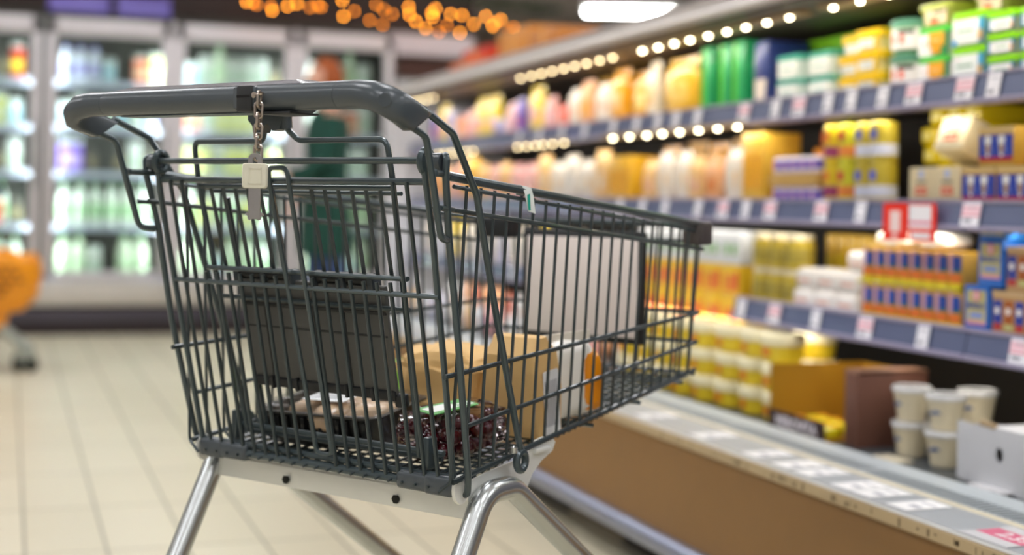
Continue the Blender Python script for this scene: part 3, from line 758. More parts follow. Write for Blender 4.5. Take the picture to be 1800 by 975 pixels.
A3 = [3.111, 2.991, 2.87, 2.75, 2.63, 2.51, 2.39, 2.27]
ledstrip(A1, 1.95, 1.419, LEDd); ledstrip(A2, 1.95, 1.419); ledstrip(A3, 1.95, 1.419)
ledstrip([1.9-.12*k for k in range(9)], 1.95, 1.419)
ledstrip([6.70+.11*k for k in range(5)], 1.95, 1.42, LEDd)
ledstrip([5.592, 5.483, 5.378, 5.29, 5.185, 5.066], 2.0, 1.1465, LEDd)
ledstrip([4.6, 4.458, 4.318, 4.198, 4.071, 3.94, 3.815, 3.693], 2.0, 1.1465)
ledstrip([6.75-.11*k for k in range(6)], 2.0, 1.1465, LEDd)
# light for the cabinet's strips; lower two rows are added fill without strips
def area(name, x, y, z, sx, sy, power, colr, rx=0, ry=0, rz=0):
    l = bpy.data.lights.new(name, 'AREA'); l.shape = 'RECTANGLE'; l.size = sx; l.size_y = sy; l.energy = power; l.color = colr
    o = bpy.data.objects.new(name, l); C.objects.link(o); o.location = (x, y, z); o.rotation_euler = (rx, ry, rz); return o
WC = (1, .93, .82)
for z, x, pw in ((1.415, 1.97, 4.8), (1.14, 2.06, 2.9), (.86, 2.06, 2.8), (.575, 2.06, 3.4)):
    for ya, yb in ((1.0, 4.2), (4.2, 7.2)):
        area('strip_and_fill_light', x, (ya+yb)/2, z, .03, yb-ya, pw, WC, 0, math.radians(-28))
# ---------------------------------------------------------------- products
def band(mb, c, x, y0, y1, z0, z1, t=.0008): mb.m(col(c)).box(x-t, x, y0, y1, z0, z1)
def tub_parts(t, wy, wx, h, body, lid, draw=None, lidh=.012):
    b = MB().m(col(body)); b.rrect([(.006, wx-.006, -wy/2+.006, wy/2-.006, 0), (.001, wx-.001, -wy/2+.001, wy/2-.001, h-lidh)], .018); b.build('tub_body', t)
    b = MB().m(col(lid, .3, .4)); b.rrect([(-.003, wx+.003, -wy/2-.003, wy/2+.003, h-lidh-.003), (-.004, wx+.004, -wy/2-.004, wy/2+.004, h-lidh), (-.004, wx+.004, -wy/2-.004, wy/2+.004, h-.003), (-.001, wx+.001, -wy/2-.001, wy/2+.001, h)], .02); b.build('lid', t)
    b = MB(); draw(b)
    b.build('front_label', t)
PROTO = {}
def put(key, maker, name, cat, loc, rz, label, group=None):
    if key not in PROTO:
        t = thing(name, label, cat, loc, rz, group); maker(t); PROTO[key] = t; return t
    return dup(PROTO[key], loc, rz, label, group)
def single(key, maker, name, cat, loc, rz, label, group=None):
    if key not in PROTO:
        mb = MB(); maker(mb); o = mb.build(name); PROTO[key] = o
    else:
        o = PROTO[key].copy(); C.objects.link(o)
        for k_ in ('group',):
            if k_ in o: del o[k_]
    o.location = loc; o.rotation_euler = (0, 0, rz); tag(o, label, cat, group); return o
ST = 1.2055; SC = .9255; SD = .6405; SB = .3355
def SHELF(y0, y1): return (y0+y1)/2
# ---- top shelf, from the right (near) end
def mk_small(t):
    def d(b):
        band(b, '#2f7fa8', .0005, -.045, .045, .006, .034, .002); b.m(col('#f0f0ee')).box(-.0022, -.0015, -.038, .034, .007, .03); b.m(col('#3d9a5b')).box(-.0028, -.0022, -.024, .018, .017, .0195); b.m(col('#d8a05a')).box(-.0028, -.0022, -.042, -.034, .008, .022)
    tub_parts(t, .1, .1, .049, '#b4b59c', '#8fdc14', d, .013)
for i, y in enumerate((2.585, 2.475, 2.365)):
    for k in range(3):
        put('smalltub', mk_small, 'cheese_tub', 'cheese tub', (2.045, y, ST+.0495*k), 0, 'small white cheese tub with lime lid, %s of the %s low stack' % (lev(k, 3), ORD[i]))
def mk_big(t):
    def d(b):
        band(b, '#3fa0c8', .0006, -.058, .045, .006, .062, .002); b.m(col('#f2f2f0')).box(-.003, -.0015, -.04, .05, .006, .066); b.m(col('#e8eeea')).box(-.0034, -.003, -.034, .044, .012, .06)
        b.m(col('#3d8a52')).box(-.004, -.0034, -.022, .034, .034, .038); b.m(col('#e0a2a8')).box(-.004, -.0034, .02, .04, .05, .052); b.m(col('#c79a3a')).box(-.004, -.0034, -.056, -.042, .012, .034); b.m(col('#119fe0')).box(-.004, -.0034, .036, .052, .004, .016)
    tub_parts(t, .118, .12, .0795, '#9db48a', '#8fdc14', d, .015)
for k in range(2):
    put('bigtub', mk_big, 'cheese_tub', 'cheese tub', (2.045, 2.70, ST+.08*k), 0, 'large white cottage cheese tub with lime lid, %s of two' % ('upper' if k else 'lower'))
def mk_carrot(t):
    def d(b):
        band(b, '#f2f1ee', .0006, -.01, .055, .002, .056, .002); b.m(col('#128a4c')).box(-.002, -.001, -.058, -.01, .002, .056); b.m(col('#f0a81e')).box(-.004, -.002, -.045, .012, .022, .054); b.box(-.004, -.002, -.032, .002, .006, .023); b.m(col('#f6c98a')).box(-.0045, -.004, -.03, .004, .034, .038); b.m(col('#e98a7a')).box(-.0045, -.004, .024, .032, .03, .034)
    tub_parts(t, .118, .11, .0695, '#d9ded0', '#5bcf4e', d, .012)
for k in range(2):
    put('carrottub', mk_carrot, 'salad_tub', 'salad tub', (2.05, 2.835, ST+.07*k), 0, 'white and green salad tub with orange heart label, %s of two' % ('upper' if k else 'lower'))
def mk_olive(t):
    def d(b): band(b, '#d9c6a0', .0006, -.05, .03, .004, .04, .002); b.m(col('#e06a3a')).box(-.003, -.002, -.02, .01, .006, .02); b.m(col('#1e2a14')).box(-.003, -.002, -.045, .0, .03, .036)
    tub_parts(t, .118, .11, .055, '#9aa23e', '#a9b43e', d, .012)
put('olivetub', mk_olive, 'salad_tub', 'salad tub', (2.05, 2.835, ST+.1405), 0, 'olive green tub on top of the two orange heart tubs')
put('olivetub', mk_olive, 'salad_tub', 'salad tub', (2.1, 2.705, ST+.161), 0, 'olive green tub on top of the two large lime lid tubs')
def mk_round(t):
    b = MB().m(col('#86b98a')); b.lathe([(.052, 0), (.064, .012), (.067, .07)], 28, c=(.068, 0, 0)); b.build('tub_body', t)
    b = MB().m(col('#5f9a80', .3, .5)); b.lathe([(.0685, .068), (.0705, .071), (.0705, .082), (.066, .086), (0, .086)], 28, c=(.068, 0, 0)); b.build('lid', t)
    b = MB().m(col('#efe9e4'))
    def arc(a0, a1, z0, z1, r, c_):
        b.m(col(c_)); n = 8
        for i in range(n):
            a, a2 = [math.radians(a0+(a1-a0)*q/n) for q in (i, i+1)]
            b.add([Vector((.068+r*math.cos(x), r*math.sin(x), z)) for x in (a, a2) for z in (z0, z1)], [(0, 1, 3, 2)])
    arc(150, 235, .012, .062, .0672, '#efe9e4'); arc(185, 225, .05, .06, .0678, '#16241a'); arc(165, 178, .026, .048, .0678, '#e9705a'); arc(190, 203, .026, .048, .0678, '#e9705a'); arc(238, 262, .016, .05, .0674, '#c9281e')
    b.build('front_label', t)
for k in range(2):
    put('roundtub', mk_round, 'salad_tub', 'salad tub', (2.045, 2.978, ST+.0865*k), 0, 'round white salad tub with dark green lid, %s of two' % ('upper' if k else 'lower'))
def mk_yel(t):
    def d(b): band(b, '#ecebe2', .0006, -.042, .035, .008, .034, .002); b.m(col('#e9c21e')).box(-.003, -.002, -.05, -.034, .004, .03); b.m(col('#8aa7a0')).box(-.003, -.002, -.02, .02, .02, .022)
    tub_parts(t, .112, .11, .054, '#e6d489', '#f2c512', d, .02)
for i, (y, n) in enumerate(((3.11, 3), (3.235, 2))):
    for k in range(n):
        put('yellowtub', mk_yel, 'spread_tub', 'spread tub', (2.05+.03*i, y, ST+.0545*k), 0, 'yellow lid spread tub, %s of the stack of %s' % (lev(k, n) if n == 3 else ('upper', 'lower')[k == 0], ('three', 'two')[i]))
put('yellowtub', mk_yel, 'spread_tub', 'spread tub', (2.09, 3.235, ST+.11), 0, 'pale yellow tub set back on the stack of two yellow lid tubs')
def mk_teal(t):
    def d(b): band(b, '#eef0e8', .0006, -.05, .05, .004, .052, .002); b.m(col('#7fb5a5')).box(-.003, -.002, -.03, .03, .026, .03)
    tub_parts(t, .118, .11, .066, '#d9e4da', '#4fae98', d, .012)
for i, y in enumerate((3.365, 3.50)):
    for k in range(2):
        put('tealtub', mk_teal, 'cheese_tub', 'cheese tub', (2.05+.02*(1-i), y, ST+.0665*k+(.0 if i else .0)), 0, 'white cheese tub with teal lid, %s of the %s pair' % (('lower', 'upper')[k], ('right', 'left')[i]))
def mk_disp(t):
    b = MB().m(col('#7dc41e')); b.rbox(0, .2, -.24, .24, .0, .2, .004); b.build('display_box', t)
    b = MB().m(col('#2f9e4c')); b.box(-.002, 0, -.24, .24, .0, .165); b.build('green_front', t)
t = thing('display_carton', 'large lime and green display carton behind the teal lid tubs', 'display box', (2.22, 3.44, ST)); mk_disp(t)
def mk_gbox(b, c='#17a35c', c2='#4fb81e', h=.205):
    b.m(col(c)).rbox(0, .16, -.038, .038, 0, h, .004); b.m(col(c2)).box(-.001, 0, .014, .036, .004, h-.004); b.m(col('#0d6b3c')).box(-.0012, 0, -.036, -.028, .004, h-.004); b.m(col('#dfeee0')).box(-.001, 0, -.03, .03, .004, .02)
for i, y in enumerate((3.67, 3.80, 3.885, 4.005)):
    if i == 0:
        o = single('navybox', lambda b: (b.m(col('#2a3a78')).rbox(0, .14, -.04, .04, 0, .19, .004), b.m(col('#e8d9c8')).rrect([(-.001, .14, -.028, .028, .02), (-.001, .14, -.034, .03, .08)], .0)), 'cheese_carton', 'cheese carton', (2.06, y, ST), 0, 'dark blue upright carton between the green cartons and the teal tubs')
        continue
    single('gbox', mk_gbox, 'cheese_carton', 'cheese carton', (2.06, y, ST), 0, 'tall green upright carton, %s of three from the right' % ORD[i-1])
# generic far goods
def mk_bag(c1, c2, w=.13, h=.18, d=.06, tilt=0.):
    def f(b):
        M_ = Ry(tilt)
        b.m(col(c1, .3, .4)); blob(b, d/2, w/2, h/2*.96, .62, .1, 3, len(c1)+int(c1[1:3], 16), M=M_ @ T(d/2, 0, 0), sub=3)
        b.rrect([(d/2-.003, d/2+.003, -w*.42, w*.42, h*.9), (d/2-.001, d/2+.001, -w*.46, w*.46, h*1.04)], .001, M=M_)
        b.m(col(c2)).rbox(-.0015+.002, .006, -w*.3, w*.26, h*.25, h*.6, .002, M=M_)
    return f
def mk_box(c1, c2, w, h, d, c3=None):
    def f(b):
        b.m(col(c1)).rbox(0, d, -w/2, w/2, 0, h, .002); b.m(col(c2)).box(-.001, 0, -w*.42, w*.42, h*.2, h*.7)
        if c3: b.m(col(c3)).box(-.0018, -.001, -w*.2, w*.25, h*.35, h*.55)
    return f
def mk_jar(c1, c2, r=.04, h=.1, lidc='#f2ead0'):
    def f(b):
        b.m(col(c1)).lathe([(r*.9, 0), (r, .006), (r, h*.78), (r*.86, h*.84)], 18, c=(r, 0, 0)); b.m(col(lidc)).lathe([(r*.9, h*.84), (r*.95, h*.85), (r*.95, h*.985), (r*.9, h), (0, h)], 18, c=(r, 0, 0))
        b.m(col(c2)).lathe([(r*1.005, h*.2), (r*1.015, h*.21), (r*1.015, h*.6), (r*1.005, h*.61)], 18, c=(r, 0, 0))
    return f
PN = {'bag': ('food_bag', 'food bag'), 'box': ('food_carton', 'food carton'), 'jar': ('food_jar', 'food jar')}
CN = {'#f0a91e': 'amber', '#f2c684': 'cream', '#ece2d4': 'white', '#e8401c': 'red', '#efb92a': 'golden', '#e98b3a': 'orange', '#6c58b0': 'purple', '#eeb07c': 'peach', '#f0d23c': 'yellow', '#cfcfe6': 'lavender', '#f3b6b0': 'pink', '#d9dde2': 'pale grey', '#9cc84a': 'green', '#f7e08a': 'light yellow', '#3d6fc0': 'blue', '#b7553a': 'brick red', '#f4e8c4': 'ivory'}
def row(shelfname, z, X, y, yend, items, seed, maxh, rowname):
    rnd = random.Random(seed); i = 0
    while y < yend:
        kind, c1, c2, w, h, d = items[i % len(items)] if seed < 0 else rnd.choice(items)
        h = min(h, maxh); n = max(1, int(maxh/h*rnd.uniform(.6, 1.0))) if kind in ('box', 'jar') else 1
        key = (kind, c1, c2, w, h, d)
        mk = {'bag': lambda: mk_bag(c1, c2, w, h, d), 'box': lambda: mk_box(c1, c2, w, h, d), 'jar': lambda: mk_jar(c1, c2, w/2, h, '#f4e8c4')}[kind]()
        for k in range(n):
            single(key, mk, PN[kind][0], PN[kind][1], (X+rnd.uniform(0, .02), y+w/2, z+k*(h+.0006)), 0, '%s %s with %s front %s' % (CN[c1], PN[kind][1], CN[c2], rowname), '%s %ss %s' % (CN[c1], PN[kind][1], rowname))
        y += w*1.06+.008; i += 1
# top shelf left part
single('amberbag1', mk_bag('#efb92a', '#f0c860', .24, .185, .06), 'cheese_bag', 'cheese bag', (2.06, 4.22, ST), 0, 'big amber cheese bag left of the green cartons')
single('whitebag1', mk_bag('#f5e6c8', '#f2c684', .09, .19, .05), 'cheese_bag', 'cheese bag', (2.06, 4.43, ST), 0, 'narrow cream bag left of the big amber cheese bag')
single('amberbag2', mk_bag('#f0a91e', '#f7e08a', .16, .17, .06), 'cheese_bag', 'cheese bag', (2.08, 4.56, ST), 0, 'amber cheese bag left of the narrow cream bag')
row('top', ST, 2.06, 4.66, 5.35, [('bag', '#eeb07c', '#f0a91e', .13, .17, .05), ('bag', '#f0a91e', '#f2c684', .15, .19, .06), ('bag', '#e8401c', '#ece2d4', .12, .1, .05), ('bag', '#ece2d4', '#eeb07c', .12, .15, .05), ('box', '#e8401c', '#eeb07c', .1, .07, .1)], 4, .19, 'at the middle of the top shelf')
row('top', ST, 2.2, 4.6, 5.4, [('bag', '#efb92a', '#f2c684', .16, .2, .06), ('bag', '#f2c684', '#f0a91e', .14, .19, .05)], 5, .2, 'at the back of the top shelf')
row('top', ST, 2.06, 5.4, 7.1, [('bag', '#6c58b0', '#e8401c', .12, .15, .05), ('bag', '#e98b3a', '#ece2d4', .14, .12, .05), ('box', '#cfcfe6', '#6c58b0', .1, .08, .1), ('bag', '#f0d23c', '#f3b6b0', .16, .19, .05), ('bag', '#f3b6b0', '#cfcfe6', .12, .14, .05)], 6, .19, 'at the far end of the top shelf')
# ---- middle shelf
def mk_choc(t):
    b = MB().m(col('#c89b3a')).rbox(0, .1, -.0575, .0575, 0, .086, .002); b.build('carton_body', t)
    b = MB().m(col('#2340a8')).box(-.0012, 0, -.056, .056, .018, .068); b.m(col('#b01a34')).box(-.0014, 0, -.056, .056, .01, .02); b.m(col('#d6b77a')).box(-.0014, 0, -.0575, .0575, .072, .086)
    for y in (-.02, .026):
        b.m(col('#f2f0ea')); b.lathe([(.007, .018), (.009, .03), (.011, .05), (.014, .06), (.009, .066), (0, .067)], 12, c=(-.0005, y, 0), sx=.12)
        b.m(col('#a8741e')); b.lathe([(.004, .026), (.0055, .036), (.007, .046), (0, .047)], 12, c=(-.0016, y-.001, 0), sx=.12)
        b.m(col('#a8b4ee')); b.add([Vector((-.0016, y-.018, .022)), Vector((-.0016, y-.0165, .022)), Vector((-.0016, y-.008, .05)), Vector((-.0016, y-.01, .05))], [(0, 1, 2, 3)])
    b.build('front_print', t)
for k, (y, z, lb) in enumerate(((2.66, 0, 'blue coffee carton printed with white glasses, on the rail side beside the cream cartons'), (2.595, .0875, 'blue coffee carton with white glasses stacked on top of the others'), (2.532, 0, 'blue coffee carton with white glasses at the right edge of the picture'), (2.41, 0, 'blue coffee carton hidden past the right edge'))):
    put('choc', mk_choc, 'coffee_carton', 'coffee carton', (2.045, y-.0 if k else 2.652, SC+z), 0, lb) if k < 3 else None
def mk_cream(t):
    b = MB().m(col('#ddcda6')).rbox(0, .1, -.048, .048, 0, .088, .003); b.build('carton_body', t)
    b = MB().m(col('#d9603a')).box(-.001, 0, -.022, .022, .022, .042); b.m(col('#8f8a74')).box(-.001, 0, -.02, .02, .05, .057); b.box(-.001, 0, -.04, .035, .01, .014)
    b.m(col('#b9c4e4')).lathe([(.011, 0), (.011, .001), (0, .001)], 14, M=Matrix.Translation((0, 0, .072)) @ Ry(-PI/2)); b.m(col('#f2ddc8')).box(-.0016, -.001, -.016, .016, .03, .034); b.build('front_print', t)
for i, y in enumerate((2.765, 2.864)):
    put('cream', mk_cream, 'cheese_carton', 'cheese carton', (2.045, y, SC), 0, 'cream carton with red label above the price rail, %s of two' % ('right' if i == 0 else 'left'))
o = put('cream', mk_cream, 'cheese_carton', 'cheese carton', (2.09, 2.80, SC+.118), 0, 'cream carton with red label lying tilted on the others'); o.rotation_euler = (0, math.radians(24), math.radians(6)); o.location = (2.06, 2.79, SC+.13)
def mk_stick(b):
    b.m(col('#ead01c', .25, .6)).rbox(0, .16, -.03, .03, 0, .048, .012, 3); b.m(col('#f6e98a')).box(-.0006, .001, -.016, .016, .014, .034)
def mk_stickv(b):
    b.m(col('#ead01c', .25, .6)).rbox(0, .05, -.024, .024, 0, .1, .012, 3); b.m(col('#d9dcec')).box(-.0006, .001, -.01, .012, .03, .045)
for i, y in enumerate((2.845, 2.905, 2.97)):
    single('stickv', mk_stickv, 'butter_pack', 'butter pack', (2.165, y-.01, SC), 0, 'upright yellow foil butter pack, %s of three from the right' % ORD[i])
n = 0
for k, ys_ in enumerate(((2.72, 2.80, 2.875, 2.95, 3.02), (2.80, 2.875, 2.95, 3.025), (2.84, 2.91, 2.985))):
    for i, y in enumerate(ys_):
        X = 2.165 if k or i else 2.2
        single('stick', mk_stick, 'butter_pack', 'butter pack', (X+.003*i, y, SC+.1005+.0486*k), 0, 'yellow foil butter pack, %s from the right in the %s lying layer' % (ORD[i], ('lowest', 'middle', 'top')[k]))
def mk_drum(c1, c2, c3):
    def f(b):
        b.m(col(c1, .3, .5)).lathe([(.032, 0), (.034, .003), (.034, .1), (.03, .104), (0, .104)], 18, c=(.034, 0, 0)); b.m(col(c2)).lathe([(.0345, .018), (.0348, .02), (.0348, .045), (.0345, .047)], 18, c=(.034, 0, 0)); b.m(col(c3)).box(-.001, .004, -.012, .012, .06, .085)
    return f
for i, y in enumerate((3.075, 3.15)):
    for k in range(2):
        single('olivedrum', mk_drum('#c9b43a', '#d9dcec', '#5a6ad0'), 'cheese_roll', 'cheese roll', (2.05+.005*i, y-.105*0, SC+.1045*k), 0, 'olive yellow round pack with blue seal, %s %s' % (('lower', 'upper')[k], ('right', 'left')[i]))
for i, y in enumerate((3.23, 3.30)):
    for k in range(2):
        single('netpack%d' % (i), mk_drum('#d9d42a', '#e98b3a', '#d0463c') if i == 0 else mk_drum('#e6c81e', '#9c3a6a', '#e98b3a'), 'cheese_roll', 'cheese roll', (2.055, y, SC+.1045*k), 0, 'yellow pack with %s band, %s' % (('orange', 'plum')[i], ('lower', 'upper')[k]))
def mk_disc(b):
    b.m(col('#efe6f2', .3, .4)).lathe([(.02, 0), (.023, .003), (.023, .042), (.019, .046), (0, .046)], 18, c=(.024, 0, 0)); b.m(col('#6a55c4')).lathe([(.0233, .012), (.0236, .014), (.0236, .032), (.0233, .034)], 18, c=(.024, 0, 0)); b.m(col('#e9b0c8')).box(-.0005, .002, -.008, .006, .016, .03)
for k in range(2):
    for i in range(5):
        single('disc', mk_disc, 'yogurt_cup', 'yogurt cup', (2.05, 3.365+.049*i, SC+.083*k), 0, 'small white and violet round pack, %s row, %s from the right' % (('lower', 'upper')[k], ORD[i]))
o = MB().m(mat('display_tray_tan', '#c9a25a', .6)).rbox(0, .12, -.125, .125, 0, .035, .002).build('display_tray'); o.location = (2.05, 3.463, SC+.0465); tag(o, 'flat tan display tray between the two rows of violet round packs', 'display tray')
o = MB().m(col('#d98a2c')).rbox(0, .12, -.12, .12, 0, .16, .003).build('food_carton'); o.location = (2.19, 3.463, SC); tag(o, 'dull orange carton behind the violet round packs', 'food carton')
single('redpk', mk_bag('#e9662a', '#b04a9a', .26, .06, .1), 'cheese_bag', 'cheese bag', (2.2, 3.47, SC+.161), 0, 'orange and purple bag lying on the dull orange carton')
single('ybox', mk_box('#e8b83e', '#f0ac12', .13, .205, .12), 'display_carton', 'display box', (2.07, 3.72, SC), 0, 'plain golden carton standing on the middle shelf')
row('mid', SC, 2.06, 3.8, 4.45, [('bag', '#f2c684', '#f3b6b0', .1, .14, .05), ('bag', '#ece2d4', '#f2c684', .11, .16, .05), ('bag', '#ece2d4', '#6c58b0', .1, .15, .05), ('bag', '#eeb07c', '#e98b3a', .11, .13, .05)], 8, .18, 'at the middle of the second shelf')
row('mid', SC, 2.2, 3.8, 4.6, [('bag', '#f0a91e', '#f2c684', .16, .19, .05), ('bag', '#f2c684', '#f0a91e', .16, .2, .05)], 9, .2, 'at the back of the second shelf')
single('ybox2', mk_box('#efb92a', '#f0ac12', .2, .16, .12), 'display_carton', 'display box', (2.06, 4.68, SC), 0, 'wide golden carton at the middle of the second shelf')
row('mid', SC, 2.06, 4.8, 5.6, [('bag', '#ece2d4', '#d9dde2', .14, .17, .05), ('bag', '#ece2d4', '#f2c684', .15, .15, .05), ('bag', '#f2c684', '#ece2d4', .14, .18, .05)], 10, .19, 'left of the wide golden carton')
row('mid', SC, 2.06, 5.62, 7.1, [('bag', '#eeb07c', '#f0a91e', .15, .18, .05), ('bag', '#f2c684', '#e98b3a', .14, .16, .05), ('bag', '#efb92a', '#f2c684', .15, .19, .05), ('bag', '#f3b6b0', '#ece2d4', .13, .15, .05)], 11, .19, 'at the far end of the second shelf')
# ---- lower shelf
def mk_maslo(t):
    b = MB().m(col('#1f6fd0')).rbox(0, .11, -.042, .042, 0, .105, .002); b.build('carton_body', t)
    b = MB().m(col('#c3b97e')).box(-.001, 0, -.034, .032, .022, .095); b.m(col('#e7a0b6')).box(-.0012, 0, -.034, .032, .018, .026); b.m(col('#e2707e')).lathe([(.012, 0), (.012, .001), (0, .001)], 18, M=Matrix.Translation((-.001, -.002, .083)) @ Ry(-PI/2)); b.m(col('#f3d9dc')).lathe([(.007, 0), (.007, .001), (0, .001)], 18, M=Matrix.Translation((-.0018, -.002, .083)) @ Ry(-PI/2)); b.m(col('#6f8fe0')).box(-.0012, 0, -.024, .02, .034, .044)
    f_ = b.build('front_print', t)
    text('MASŁO', .0185, col('#2a4a9c'), t, 'lettering', T(-.0018, -.001, .06) @ FACE, bold=.0004, squash=1.02)
for k, (y, n_) in enumerate(((2.652, 'lower blue butter carton lettered MASŁO standing on the price rail side'), (2.606, 'upper blue butter carton lettered MASŁO on top of the lower one'))):
    put('maslo', mk_maslo, 'butter_carton', 'butter carton', (2.045, y, SD+.1055*k), 0, n_)
single('maslo_flat', mk_box('#2f7fd8', '#c3b97e', .088, .036, .1, '#6f8fe0'), 'butter_carton', 'butter carton', (2.045, 2.60, SD+.2115), 0, 'blue butter carton lying flat on top of the MASŁO cartons')
def mk_bott(b):
    b.m(col('#c49a68')).rbox(0, .1, -.055, .055, 0, .098, .002); b.m(col('#d9b98a')).box(-.001, 0, -.055, .055, .088, .098)
    for y in (-.036, .0, .036):
        c_ = '#2a3f9c' if y != 0 else '#a8571e'
        b.m(col(c_)).box(-.0015, 0, y-.014, y+.014, .028, .078); b.m(col('#c22a3a' if y else '#cfcf8a')).box(-.0015, 0, y-.012, y+.012, .014, .026)
        b.m(col('#f2ede8')).lathe([(.008, 0), (.008, .001), (0, .001)], 12, M=Matrix.Translation((-.0015, y, .055)) @ Ry(-PI/2))
for k in range(2): single('bottcarton', mk_bott, 'drink_carton', 'drink carton', (2.05, 2.548-.045*k, SD+.0985*k), 0, 'tan carton printed with small bottles beside the blue butter, %s' % ('lower', 'upper')[k])
single('bottcarton', mk_bott, 'drink_carton', 'drink carton', (2.05, 2.432, SD), 0, 'tan carton printed with small bottles at the right picture edge')
def mk_multi(b):
    b.m(col('#d9a53a', .3, .5)).rbox(0, .12, -.024, .024, 0, .084, .006, 2); b.m(col('#1f4aa8')).box(-.001, 0, -.021, .010, .042, .074); b.m(col('#1a7a78')).box(-.001, 0, -.021, .010, .036, .044); b.m(col('#e6772a')).box(-.001, 0, -.021, .021, .012, .034); b.m(col('#e9b6cc')).box(-.0012, 0, .011, .02, .034, .08); b.m(col('#ecd91e')).box(-.001, 0, -.022, .022, .0, .012)
for k in range(2):
    for i in range(8):
        single('multi', mk_multi, 'waffle_pack', 'snack pack', (2.05, 2.735+.05*i, SD+.001+.0925*k), 0, 'yellow and blue upright snack pack, %s row, %s from the butter cartons' % (('lower', 'upper')[k], ORD[i]))
def mk_foil(b):
    b.m(col('#e6d41e', .2, .7)).rbox(0, .12, -.04, .04, 0, .0065, .002); b.tube([(-.002, -.04, .003), (-.004, 0, .006), (-.002, .04, .003)], .003)
for i in range(5): single('foil', mk_foil, 'foil_strip', 'foil flap', (2.05, 2.76+.082*i, SD+.0855), 0, 'yellow foil flap between the two snack pack rows, %s from the right' % ORD[i])
def mk_wbag(b): b.m(col('#f6efe2', .3, .3)); blob(b, .05, .075, .021, .7, .12, 3, 8, sub=3); b.m(col('#f2c9b8')).rbox(.045-.052, .0, -.03, .03, .014, .026, .001)
for i, y in enumerate((2.86, 3.02)): single('wbag', mk_wbag, 'bread_bag', 'bag', (2.11, y, SD+.1785), 0, 'shiny cream bag lying across the snack packs, %s' % ('right', 'left')[i])
def mk_wpack(b): b.m(col('#f4efe9', .35, .3)).rbox(0, .11, -.05, .05, 0, .054, .016, 3); b.m(col('#efb9a6')).rbox(-.0015, .004, -.028, .03, .016, .024, .001)
for i, (y, n_) in enumerate(((3.19, 2), (3.297, 2), (3.404, 2), (3.165, 3))):
    for k in range(n_):
        if i == 3 and k < 2: continue
        single('wpack', mk_wpack, 'white_food_pack', 'white pack', (2.05+.008*k, y, SD+.0545*k), 0, 'soft white pack with pink print, %s of the %s stack right of the ivory jars' % (lev(k, 2 if i != 3 else 3) or 'single', ORD[min(i, 2)]) if i != 3 else 'soft white pack riding highest above the others on the lower shelf')
for i in range(7):
    single('yback', mk_box('#e6b81e', '#f0d23c', .05, .2, .08), 'cheese_carton', 'cheese carton', (2.22, 3.2+.055*i, SD), 0, 'tall yellow carton at the back of the lower shelf, %s from the right' % ORD[i])
for i in range(3):
    for k in range(2):
        single('ijar', mk_jar('#cbb23a', '#a8963a', .042, .098, '#efe4c2'), 'food_jar', 'food jar', (2.05, 3.485+.09*i, SD+.0985*k), 0, 'olive yellow jar with ivory lid, %s of the %s pair from the right' % (('lower', 'upper')[k], ORD[i]))
row('low', SD, 2.06, 4.78, 7.1, [('bag', '#d9dde2', '#cfcfe6', .1, .14, .05), ('bag', '#cfcfe6', '#ece2d4', .12, .15, .05), ('bag', '#ece2d4', '#d9dde2', .12, .16, .05), ('bag', '#f0d23c', '#f4e8c4', .12, .17, .05)], 14, .18, 'at the far end of the lower shelf')
# gap without a lower shelf: tall stack on the base tray
def mk_gsq(b): b.m(col('#dfe3e8')).rbox(0, .12, -.058, .058, 0, .1, .004); b.m(col('#8cc07c')).box(-.001, 0, -.036, -.008, .03, .062); b.box(-.001, 0, .012, .04, .03, .062)
def mk_oy(b): b.m(col('#efc22a')).rbox(0, .12, -.058, .058, 0, .1, .004); b.m(col('#e98b3a')).box(-.001, 0, -.05, .04, .02, .07); b.m(col('#e4503c')).box(-.0014, 0, -.05, -.03, .03, .08)
for i in range(6):
    y = 3.83+.12*i
    for k in range(5):
        f_ = mk_gsq if k == 4 else mk_oy
        single('gsq' if k == 4 else 'oy', f_, 'food_carton', 'food carton', (2.06, y, SB+.1005*k), 0, ('pale grey carton with two green squares topping the %s tall stack from the right' % ORD[i]) if k == 4 else 'orange and yellow carton, %s layer of the %s tall stack from the right' % (ORD[k], ORD[i]))
# ---- base tray
def mk_ctub(t):
    b = MB().m(col('#e6c82c')).lathe([(.046, 0), (.052, .004), (.058, .05)], 24, c=(.06, 0, 0)); b.build('tub_body', t)
    b = MB().m(col('#f0e6bc', .35, .3)).lathe([(.0585, .046), (.0615, .05), (.0615, .072), (.055, .0785), (0, .0785)], 24, c=(.06, 0, 0)); b.build('lid', t)
    b = MB(); b.m(col('#e58412'))
    for i in range(4):
        a, a2 = [math.radians(150+10*q) for q in (i, i+1)]; b.add([Vector((.06+(.0555+.08*(z-.01))*math.cos(x), (.0555+.08*(z-.01))*math.sin(x), z)) for x in (a, a2) for z in (.018, .04)], [(0, 1, 3, 2)])
    b.build('orange_label', t)
st = [(1.93, 3.355, 3), (1.95, 3.49, 4), (1.98, 3.62, 4), (1.93, 3.76, 3), (2.0, 3.37+.02, 0), (2.08, 3.455, 4)]
for i, (x, y, n_) in enumerate([(1.93, 3.38, 3), (1.935, 3.515, 3), (1.93, 3.65, 3), (1.92, 3.785, 3), (1.92, 3.92, 3), (1.92, 4.055, 3), (1.92, 4.19, 3), (1.92, 4.325, 3), (2.07, 3.45, 3)]):
    for k in range(n_):
        put('ctub', mk_ctub, 'spread_tub', 'spread tub', (x, y, SB+.079*k), math.radians(5*((i+k) % 3)), 'yellow tub with cream lid, %s, %s' % (lev(k, n_), ('stack %s left of the display box' % ORD[i]) if i < 8 else 'stack standing behind the front row'))
t = thing('display_box', 'open mustard and brown display box of yellow packs on the base tray', 'display box', (1.905, 3.165, SB))
